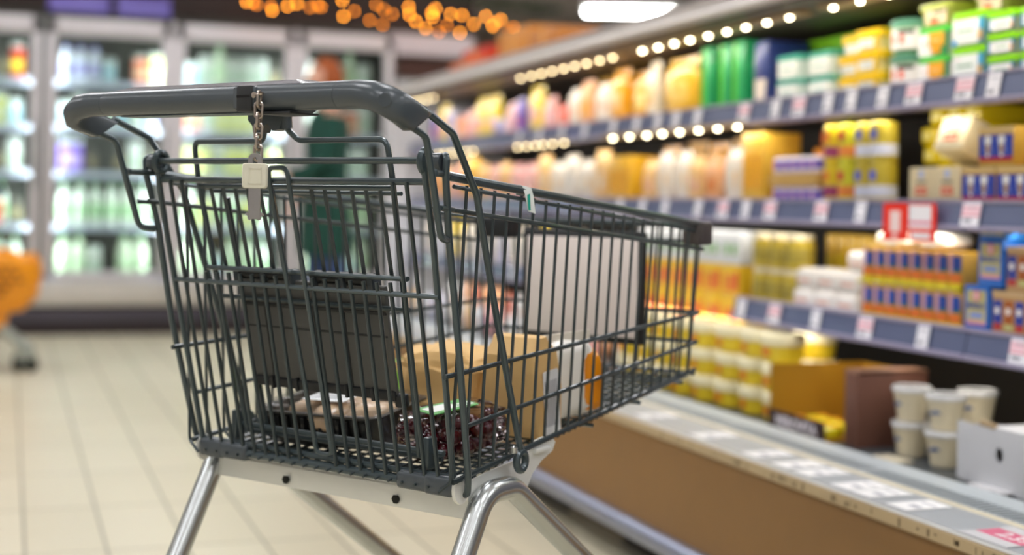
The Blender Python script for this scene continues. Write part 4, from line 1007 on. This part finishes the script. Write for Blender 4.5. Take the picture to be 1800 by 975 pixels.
b = MB().m(mat('cardboard_mustard', '#a87a12', .7)); b.box(.28, .285, -.13, .145, 0, .165); b.box(0, .28, .14, .145, 0, .165); b.box(0, .285, -.13, .145, 0, .004); b.build('box_back', t)
b = MB().m(mat('cardboard_brown', '#3c2a26', .6)); b.box(-.004, 0, -.125, .145, 0, .048); b.build('box_front', t)
text('MEROVITA', .036, col('#eee6ec'), t, 'lettering', T(-.0046, .008, .022) @ FACE, squash=1.14, bold=.0014)
def mk_ypk(b): b.m(col('#e8d81e', .3, .5)); blob(b, .03, .026, .015, .6, .1, 3, 2, sub=2); b.m(col('#f0a02a')).rbox(.0, .03, -.012, .012, .026, .0312, .001)
for i in range(4):
    for k in range(2): single('ypk', mk_ypk, 'sweet_pack', 'small yellow pack', (1.94+.07*k, 3.075+.058*i, SB+.0045), 0, 'small yellow pack inside the display box, %s row, %s from the right' % (('front', 'rear')[k], ORD[i]))
t = MB().m(mat('cardboard_purple_brown', '#6b4638', .6)).rbox(0, .2, -.028, .028, 0, .185, .002).m(mat('cardboard_edge', '#8d6650', .7)).box(-.0008, .2, -.028, .028, .178, .1865).build('brown_carton')
t.location = (1.935, 2.975, SB); tag(t, 'plain dark brown carton between the display box and the cups', 'carton')
def mk_cup(t):
    b = MB().m(mat('cup_cream', '#d6caac', .35, coat=.3)); b.lathe([(.03, 0), (.032, .004), (.032, .008), (.0415, .062), (.0425, .07)], 28); b.build('cup_body', t)
    b = MB().m(mat('cup_lid_clear', '#d3d3d2', .15, coat=.8)); b.lathe([(.0435, .068), (.0465, .069), (.047, .078), (.045, .0815), (.04, .0815), (.039, .0795), (0, .0795)], 28); b.build('lid', t)
    b = MB().m(col('#5a6f9c'))
    for a0, a1, z0, z1 in ((168, 186, .034, .039), (175, 205, .036, .041), (190, 208, .04, .046), (205, 217, .038, .043)):
        n_ = 5
        for i in range(n_):
            a, a2 = [math.radians(a0+(a1-a0)*q/n_) for q in (i, i+1)]
            b.add([Vector(((.0338+.165*(z-.008))*math.cos(x), (.0338+.165*(z-.008))*math.sin(x), z)) for x in (a, a2) for z in (z0, z1)], [(0, 1, 3, 2)])
    b.build('blue_logo', t)
cups = [(2.005, 2.70, 2, 'front right'), (2.01, 2.835, 2, 'front left'), (2.13, 2.75, 2, 'rear')]
for x, y, n_, nm in cups:
    for k in range(n_):
        put('cup', mk_cup, 'dessert_cup', 'dessert cup', (x, y, SB+.0825*k), math.radians(0 if nm != 'front left' else -18), 'cream dessert cup with clear lid, %s of the %s pair' % (('lower', 'upper')[k], nm))
put('cup', mk_cup, 'dessert_cup', 'dessert cup', (2.2, 2.875, SB), 0, 'cream dessert cup alone behind the front left pair')
t = MB().m(col('#e4e0cc')).lathe([(.026, 0), (.031, .07), (.033, .072), (.033, .086), (.03, .09), (0, .09)], 20).build('small_tub'); t.location = (1.985, 2.575, SB); tag(t, 'narrow white tub beside the torn white carton', 'tub')
t = MB().m(col('#cfc6ae')).rbox(-.02, .03, -.045, .045, 0, .006, .002).build('fallen_label'); t.location = (1.925, 2.79, SB); tag(t, 'flat cream card lying in front of the dessert cups', 'card')
t = thing('torn_carton', 'torn open white cardboard carton with a round hole on the base tray', 'cardboard box', (1.93, 2.46, SB))
WC_ = mat('white_cardboard', '#cdcdd0', .6, bump=.2); KB = mat('cardboard_raw', '#b39a78', .8)
b = MB().m(WC_)
n_ = 24; hole = [(.0+.0085*math.cos(2*PI*i/n_), .072+.012*math.sin(2*PI*i/n_)) for i in range(n_)]
Mf = Matrix(((0, 0, 1, .0), (-1, 0, 0, 0), (0, 1, 0, 0), (0, 0, 0, 1)))
outer_ = [(.055, .072), (.055, .13), (-.0, .135), (-.055, .128), (-.055, .004), (.055, .0)]
# panel with a hole: two prisms around it
hx, hy = .04, .075; xa_, xb_, ya_, yb_ = -.055, .15, .0, .13
inner = []; outr = []
for i in range(32):
    a = 2*PI*(i+.5)/32; ca, sa = math.cos(a), math.sin(a); inner.append((hx+.0115*ca, hy+.0155*sa))
    tt = min(((xb_-hx)/ca) if ca > 0 else ((xa_-hx)/ca), ((yb_-hy)/sa) if sa > 0 else ((ya_-hy)/sa)); outr.append((hx+ca*tt, hy+sa*tt))
vv = [Mf @ Vector((x, y, z)) for z in (0, .003) for ring_ in (inner, outr) for x, y in ring_]
ff = []
for i in range(32):
    k_ = (i+1) % 32
    ff += [(i, k_, 32+k_, 32+i), (64+i, 96+i, 96+k_, 64+k_), (i, 64+i, 64+k_, k_), (32+i, 32+k_, 96+k_, 96+i)]
b.add(vv, ff)
b.prism([(-.03, 0), (.03, 0), (.03, .125), (-.03, .122)], .003, T(.0, .055, .003) @ Rz(math.radians(-12)) @ T(0, .03, 0) @ Mf)
b.box(.157, .16, -.15, .055, 0, .12); b.box(.003, .16, -.15, .055, .117, .12); b.box(.003, .16, -.15, -.147, 0, .12); b.box(.003, .16, .052, .055, 0, .12)  # back wall and roof added so the inside stays dark behind the hole
b.build('carton_walls', t)
b = MB().m(WC_); b.prism([(-.055, 0), (.06, 0), (.052, .03), (.03, .026), (.02, .036), (-.01, .034), (-.02, .028), (-.05, .036)], .003, Matrix.Translation((0, -.03, .004)) @ Matrix(((0, -1, 0, 0), (-1, 0, 0, 0), (0, 0, 1, 0), (0, 0, 0, 1)))); b.build('torn_flap', t)
b = MB().m(KB); b.rbox(-.0015, .006, -.02, .03, .127, .138, .001, M=Rx(.05)); b.build('raw_edge', t)
# goods further left on the base tray
row('base', SB, 1.93, 4.62, 7.0, [('bag', '#d9dde2', '#ece2d4', .11, .12, .05), ('bag', '#f3b6b0', '#6c58b0', .12, .13, .05), ('bag', '#cfcfe6', '#e8401c', .1, .14, .05), ('bag', '#f2c684', '#f3b6b0', .12, .12, .05), ('bag', '#ece2d4', '#3d6fc0', .1, .1, .05)], 21, .15, 'on the far base tray')
row('base', SB, 2.12, 4.62, 7.0, [('bag', '#eeb07c', '#ece2d4', .14, .17, .05), ('bag', '#b7553a', '#f3b6b0', .13, .16, .05), ('bag', '#d9dde2', '#eeb07c', .14, .16, .05)], 22, .18, 'at the back of the far base tray')
# ---- price tags
def tagm(red, w=.05, h=.05):
    def f(b):
        b.m(col('#eceaf2', .3)).box(-.0012, 0, -w/2, w/2, 0, h)
        if red: b.m(col('#e0506e')).box(-.0016, -.0012, -w/2, w/2, h*.44, h*.5); b.m(col('#f2c6d2')).box(-.0015, -.0012, -w/2, w/2, h*.55, h*.9)
        b.m(col('#8d8f9c')); b.box(-.0016, -.0012, -w*.36, w*.3, h*.78, h*.82); b.box(-.0016, -.0012, -w*.1, w*.36, h*.2, h*.34)
    return f
def rails(z, ys_, wide, nm):
    for i, y in enumerate(ys_):
        red = i in wide
        o = single('tag%d' % red, tagm(red, .062 if red else .044, .056), 'price_tag', 'price tag', (1.9925, y, z-.049), 0, '%s price tag, %s from the left on the %s price rail' % ('pink striped' if red else 'white', ORD[i] if i < 16 else 'number %d' % (i+1), nm))
        o.rotation_euler = (0, math.radians(11), 0)
rails(1.205, [5.57, 5.334, 5.085, 4.856, 4.594, 4.397, 4.231, 4.096, 3.945, 3.65, 3.472, 3.348, 3.204, 3.096, 2.959, 2.833][-16:], (9, 11, 15), 'top')
for y, rd in ((2.645, 1), (2.546, 0)):
    o = single('tag%d' % rd, tagm(rd), 'price_tag', 'price tag', (1.9925, y, 1.205-.049), 0, '%s price tag on the top price rail under the %s' % (('white', 'pink striped')[rd], ('small lime lid tubs', 'large lime lid tubs')[rd])); o.rotation_euler = (0, math.radians(11), 0)
rails(.925, [4.526, 4.338, 4.163, 3.93, 3.768, 3.63, 3.491, 3.227, 3.045, 2.615], (4, 6, 7, 9), 'second')
rails(.640, [6.804, 6.079, 5.621, 3.644, 3.457, 3.244, 3.016, 2.781, 2.446], (4, 6, 8), 'lower')
# red shelf talkers
def mk_talk(b, left=True):
    b.m(col('#f0280c')).box(-.002, 0, -.05, .05, 0, .088)
    if left: b.m(col('#f4d9d6')).box(-.0028, -.002, -.02, .02, .02, .07); b.box(-.0028, -.002, -.008, .01, .004, .014)
    else: b.m(col('#f3eef2')).box(-.0028, -.002, -.034, .05, .03, .084); b.m(col('#e6608a')).box(-.0032, -.0028, -.034, .05, .04, .046); b.m(col('#f3eef2')).box(-.0028, -.002, -.03, .04, .006, .02)
for i, y in enumerate((2.878, 2.772)):
    t = thing('shelf_talker', 'red %s hanging from the second price rail, %s' % (('leaflet with a tall pale figure shape', 'and white leaflet with pink line')[i], ('left', 'right')[i]), 'promotion card', (1.986, y, .84)); mb = MB(); mk_talk(mb, i == 0); mb.build('card', t)
# label cards lying on the front strip
def mk_card(b): b.m(col('#fafafc', .5, .1)).box(-.048, .048, -.032, .032, 0, .001); b.m(col('#a9acb6')); b.box(-.02, -.006, -.024, .006, .001, .0013); b.box(.018, .023, -.024, .02, .001, .0013)
SA = math.atan2(.001, .123)
for i, (x, y) in enumerate(((1.56, 3.274), (1.56, 2.964), (1.56, 2.714), (1.56, 2.586), (1.56, 2.498), (1.56, 2.36), (1.56, 2.288), (1.56, 2.174))):
    o = single('lipcard', mk_card, 'label_card', 'label card', (x, y, .3782), 0, 'white label card in the front strip, %s from the left' % ORD[i]); o.rotation_euler = (0, -SA, 0)
t = thing('price_card', 'white price card reading 2.39 on pink in the front strip at the bottom right', 'price card', (1.56, 1.925, .3782)); t.rotation_euler = (0, -SA, 0)
MB().m(col('#f1f1f4', .25, .5)).box(-.055, .055, -.06, .06, 0, .001).build('card', t)
MB().m(col('#dd6c8c')).box(-.026, .022, -.06, .055, .001, .0013).build('pink_band', t)
TM = Matrix(((0, 1, 0, -.002), (-1, 0, 0, -.015), (0, 0, 1, .0014), (0, 0, 0, 1)))
text('2.39', .042, col('#f6f1f3'), t, 'lettering', TM, bold=.0008)
# ---------------------------------------------------------------- goods in the coolers
def mk_bottle(c1, c2, r=.04, h=.26, capc='#3f8f4c'):
    def f(b):
        b.m(mat('milk_'+c1[1:], c1, .35, coat=.3)).lathe([(r*.92, 0), (r, .01), (r, h*.62), (r*.75, h*.76), (r*.38, h*.88), (r*.36, h*.93)], 16)
        b.m(col(c2)).lathe([(r*1.005, h*.2), (r*1.01, h*.21), (r*1.01, h*.5), (r*1.005, h*.51)], 16); b.m(col(capc)).lathe([(r*.42, h*.92), (r*.42, h), (0, h)], 14)
    return f
def mk_cart(c1, c2, w=.075, h=.22, top='#e8ece8'):
    def f(b):
        b.m(col(c1)).rbox(-w/2, w/2, -.035, .035, 0, h*.84, .003); b.m(col(top)).loft([[Vector((-w/2, -.035, h*.84)), Vector((w/2, -.035, h*.84)), Vector((w/2, .035, h*.84)), Vector((-w/2, .035, h*.84))], [Vector((-w/2, -.004, h)), Vector((w/2, -.004, h)), Vector((w/2, .004, h)), Vector((-w/2, .004, h))]])
        b.m(col(c2)).box(-w*.42, w*.42, -.0362, -.035, h*.2, h*.55)
    return f
KD = {'wb': (mk_bottle('#eef3e8', '#b9dfae', .042, .28), 'milk_bottle', 'milk bottle', 'white milk bottle with pale green label', .1),
      'gb': (mk_bottle('#e4efd4', '#cfe6c0', .045, .3), 'milk_bottle', 'milk bottle', 'tall pale green milk bottle', .1),
      'lb': (mk_bottle('#e6e8f6', '#a9a6dc', .038, .24, '#6c6ad0'), 'milk_bottle', 'milk bottle', 'white bottle with lavender label', .092),
      'wc': (mk_cart('#eef0ea', '#c8dcc8', .078, .22), 'milk_carton', 'milk carton', 'white milk carton with pale label', .092),
      'bc': (mk_cart('#d4e6ee', '#9ccbe0', .078, .17), 'milk_carton', 'milk carton', 'pale blue milk carton', .09),
      'yc': (mk_cart('#dfe07a', '#eef0c8', .078, .21), 'juice_carton', 'juice carton', 'yellow green carton', .092),
      'pc': (mk_cart('#8c66d8', '#c9b0ee', .15, .22), 'milk_carton', 'milk carton', 'purple carton', .165),
      'oc': (mk_cart('#e0785a', '#f0c0a0', .09, .2), 'juice_carton', 'juice carton', 'coral orange carton', .11),
      'dk': (mk_bottle('#5a5348', '#8a7d5c', .036, .2, '#3a3a34'), 'drink_bottle', 'drink bottle', 'dark drink bottle', .09),
      'rc': (mk_cart('#c8281e', '#e8c23a', .08, .24), 'juice_carton', 'juice carton', 'red and yellow carton', .095),
      'yb': (mk_bottle('#e6cf3a', '#f0e080', .04, .24, '#e8a81e'), 'juice_bottle', 'juice bottle', 'yellow juice bottle', .1)}
DN = ['', '', 'leftmost visible', 'second', 'third', 'fourth']
plan = {2: [['dk', 'wb', 'wb'], ['gb', 'wb', 'dk', 'rc'], ['wc', 'dk', 'wc', 'lb'], ['wc', 'yc', 'bc', 'wc'], ['yb', 'dk', 'rc', 'wc']],
        3: [['gb', 'gb', 'wc', None, 'gb', 'gb', 'wb'], ['wb', 'wb', 'wb', 'wb', 'wb', 'wb', 'wb'], ['pc', 'dk', None, 'dk', 'wc', 'dk'], ['bc', 'wc', 'yc', 'wc', 'bc', 'wc', 'lb'], ['lb', 'lb', 'lb', 'bc', None, 'oc', 'yc']],
        4: [['gb', 'gb', 'bc', 'gb', 'gb', 'wb', 'gb'], ['wb', 'yc', 'wb', 'wb', 'yc', 'wb', 'wb'], ['yc', 'yc', 'wc', 'yc', 'yc', 'dk', 'yc'], ['oc', 'wc', 'yc', 'yc', 'yc', 'wc', 'wc'], ['bc', 'wc', 'gb', 'wc', 'wc', 'wc', 'dk']],
        5: [['gb', 'wb', 'yc', 'bc', 'gb', 'wb'], ['wb', 'bc', 'wb', 'wb', 'gb', 'wb'], ['wc', 'wc', 'lb', 'wc', 'wc', 'wc'], ['wc', 'bc', 'yc', 'oc', 'wc', 'wc'], ['wc', 'bc', 'wc', 'gb', 'wc', 'wc']]}
rnd = random.Random(5)
SN = ['bottom', 'second', 'middle', 'fourth', 'top']
for d, shelves in plan.items():
    for s_, lst in enumerate(shelves):
        x = edges[d]+.1; i = 0
        if d == 2: x = edges[d]+.42
        while x < edges[d+1]-.09:
            kd = lst[i % len(lst)]; i += 1
            if kd is None: x += .1; continue
            mk, nm, ct, ds, w = KD[kd]
            if x+w > edges[d+1]-.05: break
            single('cool'+kd, mk, nm, ct, (x+w/2, FY+.175+rnd.uniform(0, .02), LV[s_]+.0005), 0, '%s, %s shelf, %s cooler door' % (ds, SN[s_], DN[d]), '%ss, %s shelf, %s cooler door' % (ds, SN[s_], DN[d]))
            if s_ in (1,0,3): single('cool'+kd, mk, nm, ct, (x+w/2, FY+.29, LV[s_]+.0005), 0, 'rear %s, %s shelf, %s cooler door' % (ds, SN[s_], DN[d]), 'second-row %ss, %s shelf, %s cooler door' % (ds, SN[s_], DN[d]))
            x += w
# ---------------------------------------------------------------- boxes on top of the canopy
CT = 1.5105
tops = [((2.15, 5.72), .34, .34, .15, '#b8722c', 'brown gift box nearest the camera on top of the cabinet canopy'), ((2.17, 6.16), .34, .44, .2, '#c9822f', 'tall orange brown box on top of the cabinet canopy'), ((2.12, 6.72), .34, .55, .1, '#d9641c', 'orange box at the far end of the cabinet canopy'), ((2.16, 6.7), .26, .4, .06, '#c22c10', 'red box lying on the orange box over the canopy')]
for i, ((x, y), dx, dy, h, c, lb) in enumerate(tops):
    z = CT if i < 3 else CT+.1015
    o = MB().m(col(c, .5)).rbox(0, dx, -dy/2, dy/2, 0, h, .006).m(col('#e0a050', .5)).box(-.001, dx+.001, -.02, .02, 0, h+.001).build('gift_box'); o.location = (x, y, z); tag(o, lb, 'gift box')
# ---------------------------------------------------------------- person at the coolers
SK = mat('skin', '#d9a288', .5); HR = mat('ginger_hair', '#9a4a14', .6, var=.25, scale=60, bump=.5); CO = mat('dark_green_coat', '#0f4034', .8, var=.12, scale=50, bump=.2); JE = mat('blue_jeans', '#3a4f7c', .8, var=.1, scale=60); SH = mat('dark_shoe', '#2b2724', .5)
per = bpy.data.meshes.new('person')
def skin(name, verts, edges_, radii, mt, parent=None, sub=2, root=0):
    me = bpy.data.meshes.new(name); me.from_pydata(verts, edges_, []); o = bpy.data.objects.new(name, me); C.objects.link(o)
    o.modifiers.new('skin', 'SKIN'); ly = me.skin_vertices[0] if me.skin_vertices else None
    if ly is None:
        bm = bmesh.new(); bm.from_mesh(me); bm.verts.layers.skin.verify(); bm.to_mesh(me); bm.free(); ly = me.skin_vertices[0]
    for i, r in enumerate(radii):
        ly.data[i].radius = r if isinstance(r, tuple) else (r, r); ly.data[i].use_root = (i == root)
    sb = o.modifiers.new('sub', 'SUBSURF'); sb.levels = sub; sb.render_levels = sub
    dg = bpy.context.evaluated_depsgraph_get(); nm = bpy.data.meshes.new_from_object(o.evaluated_get(dg))
    bpy.data.objects.remove(o); nm.name = name; nm.materials.clear(); nm.materials.append(mt)
    nm.polygons.foreach_set('use_smooth', [True]*len(nm.polygons))
    o = bpy.data.objects.new(name, nm); C.objects.link(o)
    if parent: o.parent = parent
    return o
# local frame: faces -X, stands on z=0
V_ = [(0, 0, .93), (0, 0, 1.1), (0.01, 0, 1.3), (0.015, 0, 1.44), (0, 0, 1.52), (-.012, 0, 1.6),   # 0-5 pelvis..head base
      (0, .09, .88), (-.02, .1, .5), (.02, .1, .09), (-.12, .1, .03),                               # 6-9 leg
      (.02, -.09, .88), (.04, -.1, .5), (.07, -.1, .09), (-.06, -.1, .03),                          # 10-13 leg
      (.01, .17, 1.41), (.03, .2, 1.13), (-.1, .19, .95), (-.15, .18, .9),                          # 14-17 arm
      (.01, -.17, 1.41), (-.03, -.21, 1.16), (-.2, -.16, 1.05), (-.27, -.14, 1.05)]                 # 18-21 arm
E_ = [(0, 1), (1, 2), (2, 3), (3, 4), (4, 5), (0, 6), (6, 7), (7, 8), (8, 9), (0, 10), (10, 11), (11, 12), (12, 13), (3, 14), (14, 15), (15, 16), (16, 17), (3, 18), (18, 19), (19, 20), (20, 21)]
R_ = [(.12, .15), (.105, .13), (.12, .15), (.09, .12), .05, .055, .085, .058, .04, .035, .085, .058, .04, .035, .055, .042, .03, .026, .055, .042, .03, .026]
body = skin('person', V_, E_, R_, SK)
hm = MB().m(SK)                                                                                    # head with face, joined to the body mesh below
bm = bmesh.new(); bmesh.ops.create_icosphere(bm, subdivisions=4, radius=1)
for v_ in bm.verts:
    q = v_.co.copy(); x, y, z = q.x*.098, q.y*.076, q.z*.118
    if z < 0: x *= 1-.15*(-q.z); y *= 1-.25*(-q.z)
    if q.x < -.6:
        x -= .022*math.exp(-((q.y)/.16)**2-((q.z+.12)/.2)**2)                  # nose
        x -= .006*math.exp(-((q.y)/.3)**2-((q.z+.48)/.09)**2)                  # lips
        x += .008*(math.exp(-((abs(q.y)-.38)/.16)**2-((q.z-.08)/.12)**2))       # eye sockets
        x -= .006*math.exp(-((q.y)/.3)**2-((q.z+.85)/.15)**2)                  # chin
    v_.co = Vector((x-.02, y, z+1.665))
hm.bm(bm)
for s_ in (-1, 1): hm.lathe([(0, -.006), (.017, -.005), (.02, 0), (.015, .006), (0, .004)], 14, M=T(.0, s_*.077, 1.66) @ Rx(s_*PI/2*-1), sx=.75)
for cx, cy, cz, dx_ in ((-.165, .18, .885, (-.35, .0, -1)), (-.285, -.14, 1.05, (-1, .1, -.05))):
    D = Vector(dx_).normalized(); S = Vector((0, 1, 0)); N_ = D.cross(S)
    hm.loft([sup(Vector((cx, cy, cz))+D*a, D, r1, .013, .8, 12, side=S) for a, r1 in ((-.03, .026), (0, .034), (.04, .041), (.065, .04))])
    for k in range(4):
        base = Vector((cx, cy, cz))+D*.062+S*(-.03+.02*k); ln = (.062, .072, .068, .052)[k]
        hm.tube([base, base+D*ln*.5+N_*.004, base+D*ln*.85+N_*.015, base+D*ln+N_*.024], .008, radii=[.0092, .0085, .0078, .0065], seg=8)
    tb = Vector((cx, cy, cz))+S*.033+D*.01; hm.tube([tb, tb+S*.025+D*.025, tb+S*.03+D*.055+N_*.01], .01, radii=[.012, .0105, .008], seg=8)
hd_ = hm.build('tmp_head')
bmj = bmesh.new(); bmj.from_mesh(body.data); bmj.from_mesh(hd_.data); bmj.to_mesh(body.data); bmj.free(); bpy.data.objects.remove(hd_)
body.data.polygons.foreach_set('use_smooth', [True]*len(body.data.polygons))
tag(body, 'blurred ginger-haired person in a dark green coat standing sideways at the coolers', 'person')
body.location = (1.885, 8.9, 0)
b = MB().m(HR); bm = bmesh.new(); bmesh.ops.create_icosphere(bm, subdivisions=4, radius=1)
for v_ in bm.verts:
    q = v_.co.copy(); n_ = 1+.05*noise.noise(q*4)
    x, y, z = q.x*.115*n_, q.y*.092*n_, q.z*.125*n_
    if q.x < -.1 and q.z < .45: x = max(x, -.03)
    if z < -.03 and q.x > -.1: z *= 1.5
    v_.co = Vector((x+.0, y, z+1.685))
b.bm(bm); b.build('hair', body)
E2 = MB().m(mat('eye_white', '#e8e4e0', .3))
for s_ in (-1, 1): E2.lathe([(0, .009), (.008, .004), (.009, 0), (0, -.006)], 10, M=T(-.098, s_*.031, 1.675) @ Ry(-PI/2))
E2.m(mat('eye_iris', '#3a2a1a', .2))
for s_ in (-1, 1): E2.lathe([(0, .0098), (.0035, .009), (.004, .007)], 8, M=T(-.099, s_*.031, 1.675) @ Ry(-PI/2))
E2.m(mat('lips', '#b5645a', .4)).rbox(-.121, -.1, -.02, .02, 1.606, 1.616, .003)
E2.build('face_features', body)
b = MB().m(CO)                                                                                      # knee-length coat and sleeves
rings = []
for z, rx, ry, x0 in ((.56, .17, .23, .02), (.62, .172, .232, .02), (.85, .155, .215, .01), (1.0, .14, .19, .01), (1.12, .132, .18, .012), (1.3, .142, .2, .015), (1.4, .13, .2, .018), (1.455, .1, .15, .015), (1.49, .07, .075, .008), (1.55, .072, .075, .0)):
    rings.append([Vector((x0+rx*math.cos(2*PI*k/28), ry*math.sin(2*PI*k/28), z)) for k in range(28)])
b.loft(rings)
b.tube([(.012, .17, 1.41), (.03, .205, 1.28), (.03, .205, 1.13), (-.06, .195, 1.0), (-.135, .185, .925)], .06, radii=[.075, .066, .06, .052, .046], seg=16)
b.tube([(.012, -.17, 1.41), (-.01, -.212, 1.28), (-.03, -.212, 1.16), (-.13, -.18, 1.08), (-.245, -.148, 1.05)], .06, radii=[.075, .066, .06, .052, .046], seg=16)
b.build('coat', body)
b = MB().m(JE)
for s_, xs in ((1, (0, -.02, .02)), (-1, (.02, .04, .07))): b.tube([(xs[0], s_*.09, .9), (xs[1], s_*.1, .5), (xs[2], s_*.1, .09)], .07, radii=[.098, .075, .062], seg=16)
b.build('jeans', body)
b = MB().m(SH)
for s_, x0 in ((1, -.02), (-1, .04)): b.rrect([(x0-.16, x0+.09, s_*.1-.045, s_*.1+.045, .0), (x0-.16, x0+.09, s_*.1-.045, s_*.1+.045, .04), (x0-.1, x0+.09, s_*.1-.04, s_*.1+.04, .075), (x0-.02, x0+.085, s_*.1-.042, s_*.1+.042, .11)], .04, 5)
b.build('shoes', body)
# ---------------------------------------------------------------- orange trolley at the left
ORG = mat('orange_plastic', '#f09a08', .4, coat=.3); GST = mat('grey_leg_steel', '#9da39a', .35, .4)
t = thing('orange_trolley', 'orange plastic shopping trolley with grey leg cut by the left picture edge', 'shopping trolley', (0, 0, 0))
b = MB().m(ORG)
b.rrect([(-.62, .08, 7.62, 7.98, .31), (-.66, .15, 7.58, 8.02, .38), (-.68, .172, 7.56, 8.04, .50), (-.68, .165, 7.56, 8.04, .57), (-.66, .13, 7.58, 8.02, .595)], .09, 6)
b.rrect([(-.5, -.01, 7.66, 7.94, .21), (-.55, .02, 7.63, 7.97, .31)], .06, 5)
b.tube([(-.6, 7.6, .615), (-.1, 7.6, .63), (.0, 7.6, .615), (.08, 7.6, .585), (.14, 7.6, .6)], .018)
b.m(mat('orange_dark', '#8f5a10', .6)); 
for i in range(14):
    for k in range(6):
        x = -.52+.047*i+(.02 if k % 2 else 0); z = .37+.034*k
        if x > .02 + .02*k - .03*abs(k-3): continue
        b.box(x-.015, x+.015, 7.551, 7.5575+.012, z-.007, z+.007, M=None)
b.build('basket', t)
b = MB().m(ORG); b.rbox(-.1, -.028, 7.7, 7.9, .745, .885, .03).m(mat('navy_plastic', '#1c2838', .5)).rbox(-.11, -.03, 7.7, 7.9, .89, .97, .02); 
b = MB().m(mat('orange_red', '#ee4a10', .4)); b.rbox(-.12, -.022, 7.72, 7.88, .75, .885, .03); b.m(mat('navy_plastic', '#1c2838', .5)); b.rbox(-.12, -.02, 7.74, 7.86, .886, .95, .02); b.tube([(-.08, 7.8, .62), (-.08, 7.8, .76)], .015); b.build('push_handle', t)
for y in (7.68, 7.92):
    b = MB().m(GST); b.tube([(-.5, y, .3), (-.22, y, .385), (.09, y, .125), (.115, y, .1)], .021, fil=.05, seg=12); lg = b.build('leg', t)
    b = MB().m(mat('castor_dark', '#2a2f26', .6)); 
    for dy in (-.02, .02): b.lathe([(0, -.008), (.03, -.008), (.034, -.004), (.034, .004), (.03, .008), (0, .008)], 20, M=T(.125+(.0 if dy < 0 else -.06), y+dy, .0345) @ Rx(PI/2))
    b.m(GST).box(.05, .14, y-.01, y+.01, .06, .12); b.build('castor', lg)
for y in (7.7, 7.9):
    b = MB().m(GST); b.tube([(-.45, y, .22), (-.62, y, .09), (-.64, y, .055)], .018, fil=.03, seg=12); b.lathe([(0, -.008), (.034, -.006), (.034, .006), (0, .008)], 20, M=T(-.65, y, .0345) @ Rx(PI/2)); b.build('leg', t)
# ---------------------------------------------------------------- world
w = bpy.data.worlds.new('world'); bpy.context.scene.world = w; w.use_nodes = True
w.node_tree.nodes['Background'].inputs[0].default_value = (.8, .78, .76, 1); w.node_tree.nodes['Background'].inputs[1].default_value = .3
